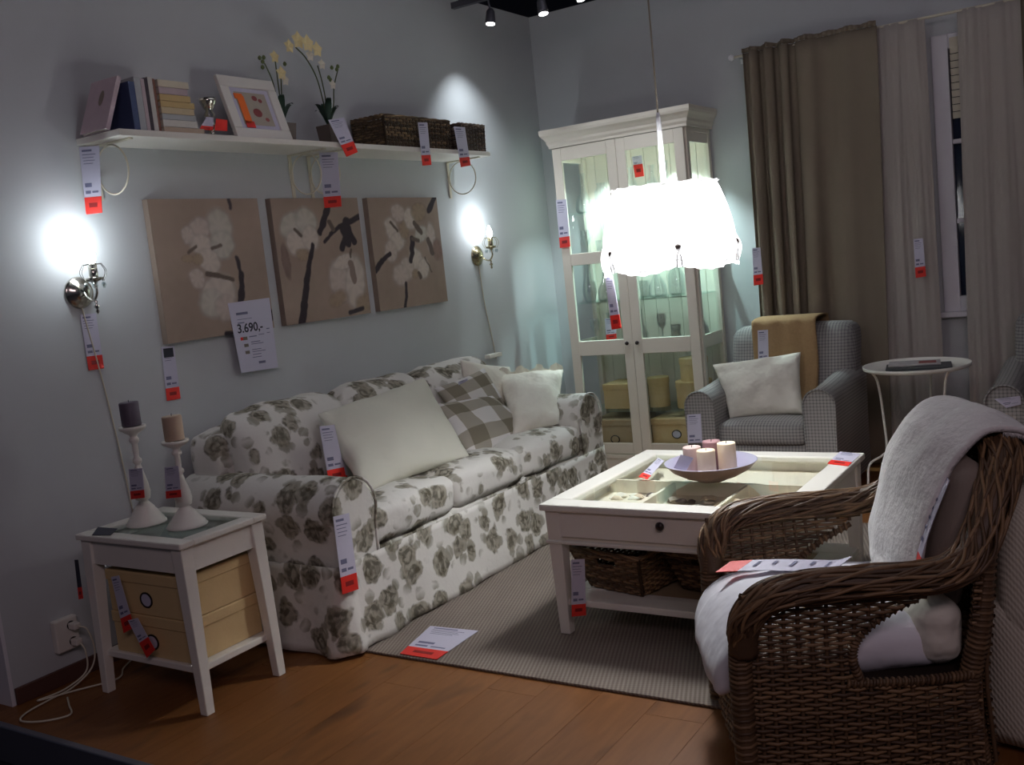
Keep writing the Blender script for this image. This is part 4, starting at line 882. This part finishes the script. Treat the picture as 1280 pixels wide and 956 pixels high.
# ------------------------------------------------------------------ cream ribbed seat at the right edge
t = thing('ribbed_chair', 'cream ribbed cloth chair behind the wicker armchair at right edge', 'chair', (3.6, -3.0, 0))
g = dict(smooth=True, weld=True)
B().rbox((3.09, -3.37, .012), (4.0, -2.5, .42), .05, 8, .01).build('seat_body', m_creamrib, t, **g)
B().rbox((3.12, -3.37, .30), (3.40, -2.5, .70), .07, 8, .01).build('backrest', m_creamrib, t, **g)
# ------------------------------------------------------------------ wicker armchair
O_ = Vector((2.60, -3.83, 0)); bx_ = Vector((.883, .469, 0)); sv = Vector((-.469, .883, 0))
def Tw(u_, v_, z_): return O_+bx_*u_+sv*v_+Vector((0, 0, z_))
CW = .60
t = thing('wicker_armchair', 'brown woven rattan armchair with white seat in the foreground', 'armchair', Tw(.3, .3, 0))
def rim_path(side):            # side 0 near, 1 far
    p = [(.03, -.005, .40), (.035, -.02, .47), (.065, -.04, .53), (.13, -.05, .562), (.25, -.055, .572), (.38, -.055, .572), (.49, -.05, .575), (.56, -.03, .60), (.605, -.005, .655), (.645, .025, .725), (.68, .07, .785), (.705, .13, .825), (.715, .21, .845), (.72, .30, .85)]
    return [(a, b_ if side == 0 else CW-b_, c_) for a, b_, c_ in p]
full = rim_path(0)+rim_path(1)[::-1][1:]
pth = bez([Tw(*p) for p in full], 7); L = len(pth)
q = B(); 
for k in range(46):
    ph = k*2*PI/46; strand = []; ra = (.040, .045, .042)[k % 3]; tw = 1.2+.5*(k % 3)
    for i, p in enumerate(pth):
        tt = (pth[min(L-1, i+1)]-pth[max(0, i-1)]).normalized(); up = Vector((0, 0, 1)); up = (up-tt*up.dot(tt)); up = up.normalized() if up.length > .1 else bx_.copy(); w_ = tt.cross(up)
        a = ph+tw*6.0*i/L+.25*math.sin(i*.35+k); th_ = min(1, .55+.1*min(i, L-1-i)*.5)
        strand.append(p+(up*math.sin(a)*.82+w_*math.cos(a)*1.05)*ra*th_)
    q.tube(strand, .0046, 5, uv=random.random(), cap=False)
q.tube(pth, .037, 8, uv=.1); q.build('plaited_rim', m_wicker, t, True)
# posts (wrapped)
def wrapped(path, r_, nm='leg'):
    P = bez([Tw(*p) for p in path], 8); q = B(); q.tube(P, r_, 10, uv=.2)
    Lp = sum((P[i+1]-P[i]).length for i in range(len(P)-1)); n_ = int(Lp/.012)
    for k in range(n_):
        s_ = k/n_*(len(P)-1); i = int(s_); p = P[i].lerp(P[i+1], s_-i); tt = (P[i+1]-P[i]).normalized(); up = tt.orthogonal().normalized(); w_ = tt.cross(up)
        q.tube([p+(up*math.cos(a*PI/4)+w_*math.sin(a*PI/4))*(r_+.001)+tt*.002*math.sin(a) for a in range(8)], .0048, 4, True, uv=random.random()*.7)
    return q.build(nm, m_wicker, t, True)
wrapped([(.02, .0, 0.0), (.02, .0, .25), (.025, -.005, .42), (.05, -.03, .50)], .026); wrapped([(.02, CW, 0.011), (.02, CW, .25), (.025, CW+.005, .42), (.05, CW+.03, .50)], .026)
wrapped([(.60, .03, 0.012), (.575, .02, .15), (.56, .01, .27), (.59, .0, .42), (.62, .015, .62)], .022); wrapped([(.60, CW-.03, 0.012), (.575, CW-.02, .15), (.56, CW-.01, .27), (.59, CW, .42), (.62, CW-.015, .62)], .022)
def side_S(vv, sg):
    def Sf(u_, v):
        z = .06+.50*v; uu = .03+u_*(.555-.0*v); bulge = .018*math.sin(PI*u_); off = -.045*max(0, (v-.6)/.4)**2
        return Tw(uu, vv+sg*(bulge-off), z), sv*sg
    return Sf
def hole(u_, v):
    z = .06+.50*v; uu = .03+u_*.555
    if z < .315: return True
    lim = float(np.interp(z, (.315, .37, .42, .47, .515, .56), (.295, .28, .295, .355, .45, .58)))
    return uu < lim or uu > .56
weave(B(), side_S(0, -1), 17, 46, .0052, .0058, hole, sr=.0058).build('woven_side', m_wicker, t, True, kind='stuff')
weave(B(), side_S(CW, 1), 17, 46, .0052, .0058, hole, sr=.0058).build('woven_side', m_wicker, t, True, kind='stuff')
for vv, sg in ((0, -1), (CW, 1)):   # bound edge round the opening
    pts = [(.30, .315), (.285, .37), (.30, .42), (.36, .47), (.45, .515)]
    wrapped([(a, vv+sg*.016, c_) for a, c_ in pts], .008, 'opening_edge'); wrapped([(.03, vv+sg*.006, .075), (.3, vv+sg*.022, .07), (.575, vv+sg*.006, .075)], .014, 'bottom_rail')
    wrapped([(.27, vv+sg*.02, .31), (.45, vv+sg*.018, .305), (.57, vv+sg*.01, .31)], .008, 'opening_edge')
weave(B(), lambda u_, v: (Tw(.02-.012*math.sin(PI*u_), .02+u_*(CW-.04), .07+.23*v), -bx_), 15, 22, .0052, .0058, sr=.0058).build('woven_front', m_wicker, t, True, kind='stuff')
B(Tw).box((.03, .02, .27), (.58, CW-.02, .30)).build('seat_board', m_wickerd, t)
def backS(u_, v):
    z = .08+.74*v; v_ = (.0+.06*max(0, v-.5)*2)+u_*(CW-2*(.0+.06*max(0, v-.5)*2)); uu = .60+(.0 if z < .3 else (z-.3)*.20)-.0-.05*(2*u_-1)**2*v
    return Tw(uu+.012, v_, z), bx_
weave(B(), backS, 16, 64, .0055, .006, sr=.0058).build('woven_back', m_wicker, t, True, kind='stuff')
def wingS(sd, sg):
    def Sf(u_, v):
        z = .33+.5*v; a0 = .575+(z-.3)*.22; return Tw(a0-.0+u_*.04, sd+sg*(-.045*v**2+.0)+sg*.0, z), sv*sg
    return Sf
# seat cushion, back cushion
B(Tw).rbox((-.085, .035, .245), (.50, CW-.035, .415), .07, 18, (.02, .012, .03), .010, 7, lambda w: Vector((w.x, w.y, w.z-.10*max(0, -(w.x-.02)/.10)**1.3*(1 if w.x < .02 else 0)))).build('seat_pad', m_seat, t, smooth=True, weld=True) if False else None
def wthing(name, lab, cat): return thing(name, lab, cat, Tw(.3, .3, .3))
sc_ = wthing('seat_cushion', 'thick white cotton seat cushion overhanging the wicker armchair', 'cushion')
def drp(w):
    k = max(0, (.09-w.x)/.14); return Vector((w.x+.012*k, w.y, w.z-.075*k**1.5))
B(Tw).rbox((-.045, .04, .302), (.54, CW-.03, .425), .05, 20, (.02, .012, .028), .010, 7, drp).build('cover', m_seat, sc_, smooth=True, weld=True)
bc2 = wthing('back_cushion', 'taupe back cushion inside the wicker armchair behind the fleece', 'cushion')
B(Tw).rbox((.50, .07, .43), (.575, CW-.07, .80), .035, 14, (.02, .01, .01), .006, 7, lambda w: Vector((w.x+(w.z-.42)*.22, w.y, w.z))).build('cover', m_taupe, bc2, smooth=True, weld=True)
lc = wthing('cushion', 'small pale cushion low behind the seat of the wicker armchair', 'cushion')
B(Tw).rbox((.455, .012, .315), (.565, CW-.10, .475), .05, 14, (.01, .01, .01), .012, 9).build('cover', m_cream, lc, smooth=True, weld=True)
# fleece
FP = [(.475, .462), (.498, .485), (.508, .54), (.528, .62), (.552, .70), (.582, .765), (.622, .825), (.672, .862), (.728, .866), (.775, .835), (.80, .78), (.81, .70)]
FPt = bez([Vector((a, 0, c_)) for a, c_ in FP], 6)
def fle(i, j):
    k = j*(len(FPt)-1); a = int(min(k, len(FPt)-2)); p = FPt[a].lerp(FPt[a+1], k-a)
    w_ = .205+.015*min(1, j*2.0)-.06*max(0, j-.8)/.2; w_ *= 1+.10*noise.noise(Vector((j*6, 3, 0)))
    cv = .318-.0*j; v_ = cv+(2*i-1)*w_; ed = 1-abs(2*i-1)**4
    if j < .12: ed *= (j/.12)**.4
    d = Vector((-.8, 0, .6)) if j < .55 else Vector((0, 0, 1))
    lump = .020*ed+.010*noise.noise(Vector((i*5, j*8, 1)))
    # rounded lower end
    if j < .18: v_ = cv+(2*i-1)*w_*math.sqrt(max(0, 1-((.18-j)/.18)**2)*.85+.15)
    return Tw(p.x+d.x*lump-.010, v_, p.z+d.z*lump)
ft = thing('sheepskin', 'white sheepskin fleece draped over the wicker armchair back', 'sheepskin', Tw(.6, .33, .6))
b = B().grid(fle, 40, 90); o = b.build('hide', m_fleece, ft, True); md = o.modifiers.new('s', 'SOLIDIFY'); md.thickness = .014; md.offset = -1
rf = random.Random(5); vs = []; fs = []
def nrm(i, j):
    e_ = .01; a, b_, c_, d = fle(max(0, i-e_), j), fle(min(1, i+e_), j), fle(i, max(0, j-e_)), fle(i, min(1, j+e_)); return (b_-a).cross(d-c_).normalized()
NG = [[nrm(i/12, j/30) for i in range(13)] for j in range(31)]
for k in range(30000):
    i, j = rf.random(), rf.random(); 
    if k % 12 == 0: i = rf.choice((0.005, .995))
    p = fle(i, j); n_ = NG[int(j*30)][int(i*12)]
    if n_.dot(Vector((-.6, -.2, .7))) < 0 and j < .7: n_ = -n_
    d = (n_+Vector((rf.uniform(-.7, .7), rf.uniform(-.7, .7), rf.uniform(-.9, .4)))*.8).normalized(); 
    s_ = d.orthogonal().normalized()*.0011; L_ = rf.uniform(.008, .017); b0 = len(vs); vs += [p-s_, p+s_, p+d*L_]; fs.append((b0, b0+1, b0+2))
B().add(vs, fs).build('wool', m_fleece, ft, kind='stuff')
# ------------------------------------------------------------------ track and spots
TYK = -.965
t = thing('spot_track', 'dark ceiling track carrying the small spotlights', 'track', (.6, TYK, 2.9))
B().box((.05, TYK-.017, 2.90), (2.6, TYK+.017, 2.935)).build('rail', m_spot, t)
for x in (.1, 1.3, 2.5): B().tube([(x, TYK, 2.935), (x, TYK, 3.6)], .004, 6).build('hanger', m_spot, t)
for x, zz, lab, tg, pw in ((.30, 2.765, 'left spotlight on the track, aimed at the sofa wall', (.0, -.84, 1.6), 22), (.655, 2.745, 'middle spotlight on the track', (.75, -.6, 1.2), 20), (.90, 2.77, 'right spotlight on the track at the top edge', (1.5, -.5, .8), 20)):
    s_ = thing('spotlight', lab, 'spotlight', (x, TYK, zz), 'track spotlights'); ax = (Vector(tg)-Vector((x, TYK, zz))).normalized(); 
    face = (Vector((3.48, -6.03, 1.4))-Vector((x, TYK, zz))).normalized(); ax2 = (ax*.75+Vector((.25, -.45, -.8))*.6).normalized()
    c = Vector((x, TYK, zz)); B().tube([c-ax2*.085, c-ax2*.07, c-ax2*.02, c], lambda k: .014+.016*min(1, k*2), 16).build('housing', m_spot, s_, True)
    B().tube([c+ax2*.0005, c+ax2*.004], .026, 16).build('lens', m_lens, s_)
    B().tube([c-ax2*.07, (x, TYK, 2.90)], .006, 6).build('stem', m_spot, s_)
    light('spot_beam', 'SPOT', c+ax*.03+ax2*.02, pw, (.86, .93, 1.0), tg, .015, 1.62 if x < .5 else 1.4, 1.0)
# ------------------------------------------------------------------ price tags and signs
TG = {
 'shelf_end':([(0.057, -3.6, 1.997), (0.178, -3.6, 1.985), (0.136, -3.6, 1.74), (0.038, -3.6, 1.745)],0.25,'white price tag with red foot hanging at the left shelf end'),
 'shelf_mid':([(0.118, -2.34, 2.010), (0.234, -2.34, 1.996), (0.217, -2.34, 1.741), (0.108, -2.34, 1.746)],0.2,'price tag hanging inside the ring bracket at the shelf middle'),
 'orchid':([(0.285, -2.437, 2.132), (0.285, -2.323, 2.15), (0.285, -2.255, 1.991), (0.285, -2.34, 1.966)],0.32,'slanted price tag hanging from the taller orchid'),
 'basket_l':([(0.285, -1.75, 2.161), (0.285, -1.666, 2.165), (0.285, -1.673, 1.944), (0.285, -1.751, 1.938)],0.24,'price tag hanging from the long shelf basket'),
 'basket_s':([(0.285, -1.427, 2.158), (0.285, -1.32, 2.159), (0.285, -1.305, 1.949), (0.285, -1.401, 1.938)],0.23,'price tag hanging from the small shelf basket'),
 'sconce':([(0.004, -3.672, 1.366), (0.004, -3.602, 1.365), (0.004, -3.604, 1.147), (0.004, -3.672, 1.148)],0.25,'price tag on the wall below the left wall lamp'),
 'wall':([(0.004, -3.322, 1.194), (0.004, -3.257, 1.192), (0.004, -3.263, 0.967), (0.004, -3.333, 0.969)],0.23,'price tag with dark top square below the left canvas'),
 'cab':([(0.319, -0.435, 1.749), (0.394, -0.435, 1.745), (0.39, -0.435, 1.449), (0.314, -0.435, 1.446)],0.22,'long price tag on the left stile of the glass cabinet'),
 'lamp':([(1.786, -2.72, 1.309), (1.818, -2.72, 1.306), (1.834, -2.72, 1.11), (1.794, -2.72, 1.106)],0.26,'narrow price tag dangling from the pendant lamp'),
 'cabin':([(0.516, -0.3, 0.969), (0.59, -0.3, 0.965), (0.588, -0.3, 0.836), (0.513, -0.3, 0.829)],0.25,'price tag standing inside the cabinet above the left knob'),
 'cabtop':([(0.783, -0.25, 1.958), (0.849, -0.25, 1.958), (0.853, -0.25, 1.83), (0.793, -0.25, 1.829)],0.6,'red and white tag inside the top of the cabinet'),
 'curt':([(1.497, -0.23, 1.323), (1.546, -0.23, 1.323), (1.549, -0.23, 1.106), (1.49, -0.23, 1.101)],0.28,'price tag on the left edge of the brown curtain'),
 'sheer':([(2.382, -0.15, 1.285), (2.432, -0.15, 1.285), (2.437, -0.15, 1.075), (2.383, -0.15, 1.07)],0.27,'price tag on the narrow sheer curtain panel'),
 'achair':([(1.626, -0.62, 0.871), (1.685, -0.62, 0.872), (1.676, -0.62, 0.684), (1.616, -0.62, 0.677)],0.14,'price tag hanging on the mustard throw'),
 'aarm':([(1.369, -1.1, 0.485), (1.447, -1.1, 0.489), (1.443, -1.1, 0.333), (1.36, -1.1, 0.328)],0,'plain lilac-white tag on the left arm of the gingham armchair'),
 'sofaarm':([(0.965, -3.439, 0.548), (0.965, -3.354, 0.539), (0.965, -3.355, 0.247), (0.965, -3.442, 0.256)],0.22,'long price tag on the front of the near sofa arm'),
 'cush1':([(0.60, -3.075, 0.81), (0.60, -2.985, 0.80), (0.60, -2.955, 0.56), (0.60, -3.06, 0.57)],0.22,'front price tag of two on the large cream cushion'),
 'cush2':([(0.55, -2.988, 0.757), (0.55, -2.908, 0.754), (0.55, -2.891, 0.512), (0.55, -2.981, 0.52)],0.2,'rear price tag of two on the large cream cushion'),
 'chk':([(0.52, -2.277, 0.76), (0.52, -2.187, 0.76), (0.52, -2.177, 0.67), (0.52, -2.262, 0.675)],0,'small lilac tag between the cream and the checked cushion'),
 'chk2':([(0.46, -1.89, 0.81), (0.46, -1.807, 0.814), (0.46, -1.80, 0.77), (0.46, -1.89, 0.768)],0,'small lilac tag on the sofa back above the checked cushions'),
 'cs1':([(0.438, -3.87, 0.814), (0.514, -3.87, 0.819), (0.502, -3.87, 0.713), (0.425, -3.87, 0.704)],0.27,'price tag hanging from the left candlestick'),
 'cs2':([(0.621, -3.86, 0.822), (0.694, -3.86, 0.829), (0.686, -3.86, 0.72), (0.605, -3.86, 0.711)],0.24,'price tag hanging from the right candlestick'),
 'box1':([(0.403, -3.98, 0.453), (0.449, -3.98, 0.463), (0.489, -3.98, 0.279), (0.425, -3.98, 0.251)],0.26,'slanted price tag on the upper storage box'),
 'box2':([(0.467, -3.985, 0.304), (0.523, -3.985, 0.319), (0.592, -3.985, 0.213), (0.541, -3.985, 0.177)],0.4,'slanted price tag on the lower storage box'),
 'ct':([(1.704, -3.03, 0.314), (1.76, -3.03, 0.321), (1.743, -3.03, 0.11), (1.683, -3.03, 0.098)],0.21,'price tag beside the left front leg of the coffee table'),
 'cttop':([(2.424, -2.075, 0.511), (2.513, -2.113, 0.511), (2.515, -2.319, 0.511), (2.43, -2.287, 0.511)],0.3,'white and red card lying on the far corner of the coffee table'),
 'silv1':([(0.24, -3.12, 2.111), (0.24, -3.082, 2.11), (0.24, -3.096, 2.057), (0.24, -3.167, 2.057)],0.3,'small white tag at the foot of the silvered candle holder'),
 'silv2':([(0.24, -3.07, 2.107), (0.24, -3.01, 2.104), (0.24, -3.019, 2.058), (0.24, -3.087, 2.058)],1,'dark red tag between candle holder and picture frame'),
 'tableleg':([(0.235, -4.0, 0.509), (0.257, -4.0, 0.511), (0.25, -4.0, 0.367), (0.223, -4.0, 0.361)],0.3,'dark tag hanging beside the left leg of the side table'),
 'glasstag':([(1.706, -2.23, 0.5075), (1.756, -2.28, 0.5075), (1.825, -2.60, 0.5075), (1.77, -2.56, 0.5075)],0.2,'narrow white tag with red end lying on the table glass left of the bowl'),
 'bowlcard':([(2.003, -2.668, 0.625), (2.053, -2.668, 0.613), (2.02, -2.668, 0.564), (1.97, -2.668, 0.572)],0,'blank white card propped in the candle bowl'),
 'sidelab':([(0.242, -3.895, 0.5985), (0.355, -3.893, 0.5985), (0.41, -3.962, 0.5985), (0.33, -3.980, 0.5985)],0,'dark card lying on the corner of the side table'),
 'arm2':([(2.861, -1.05, 0.54), (2.969, -1.05, 0.553), (2.971, -1.05, 0.513), (2.909, -1.05, 0.498)],0,'small lilac tag on the arm of the second armchair'),
 'floorsign':([(1.066, -3.085, 0.0125), (1.286, -3.07, 0.0125), (1.294, -3.35, 0.0125), (1.125, -3.35, 0.0125)],0.26,'white and red price card lying on the rug'),
}
def quad_slab(P, a, b_, c, d, n_, off, th):
    def bl(i, j): return P[0].lerp(P[1], i).lerp(P[3].lerp(P[2], i), j)
    f_ = [bl(a, c), bl(b_, c), bl(b_, d), bl(a, d)]; vs = [p+n_*off for p in f_]+[p+n_*(off+th) for p in f_]
    return vs, [(3, 2, 1, 0), (4, 5, 6, 7), (0, 1, 5, 4), (1, 2, 6, 5), (2, 3, 7, 6), (3, 0, 4, 7)]
def tag(key, P, rf_, lab, name='price_tag', cat='price tag'):
    P = [Vector(p) for p in P]; n_ = (P[3]-P[0]).cross(P[1]-P[0]).normalized(); cen = sum(P, Vector())/4
    if n_.dot(Vector((3.48, -6.03, 1.4))-cen) < 0: n_ = -n_
    t = thing(name, lab, cat, cen); dark = key in ('sidelab', 'tableleg')
    cm = m_wax_dark if dark else m_card; k = 1-rf_
    if rf_ < 1: B().add(*quad_slab(P, 0, 1, 0, k, n_, 0, .0012)).build('card', cm, t)
    if rf_ > 0: B().add(*quad_slab(P, 0, 1, k, 1, n_, 0, .0016)).build('red_panel', m_red, t)
    if rf_ < 1 and key not in ('bowlcard', 'sidelab', 'tableleg', 'silv1'):
        q = B()
        for (a, b_, c, d) in ((.12, .62, .06, .10), (.12, .80, .15, .165), (.12, .70, .21, .222), (.15, .75, .27, .282), (.15, .65, .33, .342), (.12, .5, .72, .80), (.12, .42, .87, .93), (.5, .85, .88, .92)):
            if key in ('chk', 'chk2', 'arm2') and c > .4: c -= .2; d -= .2
            v_, f_ = quad_slab(P, a, b_, c*k, d*k, n_, .0012, .0003); q.add(v_, f_)
        q.build('print', m_print, t, kind='stuff')
        if key == 'wall': q = B(); q.add(*quad_slab(P, .12, .88, .03, .20, n_, .0016, .0004)); q.build('dark_square', m_black, t)
    if key == 'floorsign' or rf_ > 0 and key not in ('silv2',):
        q = B(); v_, f_ = quad_slab(P, .25, .75, k+rf_*.35, k+rf_*.62, n_, .0016, .0003); q.add(v_, f_); q.build('price_mark', bc('dark_red', (.25, .01, .01)), t)
    return t
for key, (P, rf_, lab) in TG.items(): tag(key, P, rf_, lab)
# long curved tags on the wicker armchair
def ribbon(path, wv, lab, redstart, name='price_tag'):
    P = bez([Tw(*p) for p in path], 8); L = len(P); t = thing(name, lab, 'price tag', P[0])
    def rib(a, b_): 
        q = B(); n_ = b_-a; q.grid(lambda i, j: P[a+int(round(i*n_))]+wv*(j-.5), n_, 1); return q
    k = int(L*redstart)
    for q, mt, nm in ((rib(0, k), m_red, 'red_panel'), (rib(k, L-1), m_card, 'card')):
        o = q.build(nm, mt, t); md = o.modifiers.new('s', 'SOLIDIFY'); md.thickness = .0015
    q = B(); n_ = wv.cross(P[L//2]-P[L//2-1]).normalized(); n_ = n_ if n_.z > 0 else -n_
    for m_ in range(5):
        a = k+3+int(m_*(L-k-8)/5); q.add([P[a]+wv*.3+n_*.002, P[a]-wv*(.0 if m_ % 2 else .15)+n_*.002, P[min(L-1, a+1)]-wv*(.0 if m_ % 2 else .15)+n_*.002, P[min(L-1, a+1)]+wv*.3+n_*.002], [(0, 1, 2, 3)])
    q.build('print', m_print, t, kind='stuff')
ribbon([(.05, .47, .462), (.11, .45, .467), (.18, .43, .470), (.26, .405, .470), (.33, .39, .468), (.375, .39, .475)], Vector((.02, .075, .01)), 'long curling price tag lying on the white seat cushion', .20)
ribbon([(.475, .10, .50), (.485, .095, .57), (.51, .09, .65), (.535, .09, .71), (.565, .10, .765)], Vector((-.02, .06, .0)), 'price tag tucked between sheepskin and back cushion', .28)
# price sign 3.690,-
P = [Vector(p) for p in ((0.037, -2.964, 1.343), (0.037, -2.713, 1.346), (0.037, -2.716, 1.02), (0.037, -2.942, 1.027))]
t = thing('price_sign', 'white price sign reading 3.690,- at the corner of left canvas', 'sign', (.04, -2.84, 1.18)); n_ = Vector((1, 0, 0))
B().add(*quad_slab(P, 0, 1, 0, 1, n_, 0, .0015)).build('card', m_card, t)
def text(s_, size, loc, mat, nm, par, bold=.0):
    c = bpy.data.curves.new('txt', 'FONT'); c.body = s_; c.size = size; c.extrude = .0003; c.offset = bold; o = bpy.data.objects.new('txt', c); link(o)
    dg = bpy.context.evaluated_depsgraph_get(); me = bpy.data.meshes.new_from_object(o.evaluated_get(dg)); bpy.data.objects.remove(o)
    R3 = Matrix(((0, 0, 1), (1, 0, 0), (0, 1, 0))).to_4x4(); me.transform(Matrix.Translation(Vector(loc)-ORG[par.name]) @ R3)
    me.materials.clear(); me.materials.append(mat); x = bpy.data.objects.new(nm, me); link(x); x.parent = par; return x
text('3.690,-', .056, (.0393, -2.932, 1.205), m_black, 'price_lettering', t, .0010)
q = B()
for a, b_, c, d in ((.14, .42, .15, .185), (.14, .5, .245, .252), (.14, .3, .29, .305), (.36, .55, .50, .515), (.6, .75, .49, .50), (.38, .62, .58, .592), (.38, .7, .61, .62), (.38, .62, .69, .70), (.38, .72, .72, .73), (.38, .6, .76, .77), (.36, .6, .80, .81), (.5, .68, .87, .905), (.82, .9, .42, .435), (.82, .9, .48, .49)):
    q.add(*quad_slab(P, a, b_, c, d, n_, .0015, .0003))
q.build('fine_print', m_print, t, kind='stuff')
q = B()
for c in (.50, .60, .70): q.add(*quad_slab(P, .2, .31, c, c+.045, n_, .0015, .0004))
q.build('icon', m_pot, t); q = B().add(*quad_slab(P, .14, .21, .5, .545, n_, .0015, .0004)); q.build('icon', m_red, t)
# small white junction on the sofa back under the lamp cord
props(B().box((.03, -1.0, .82), (.07, -.86, .845)).build('cable_box', m_plastic, None, bev=.004), 'small white cable box at the end of the right lamp cord', 'cable box')
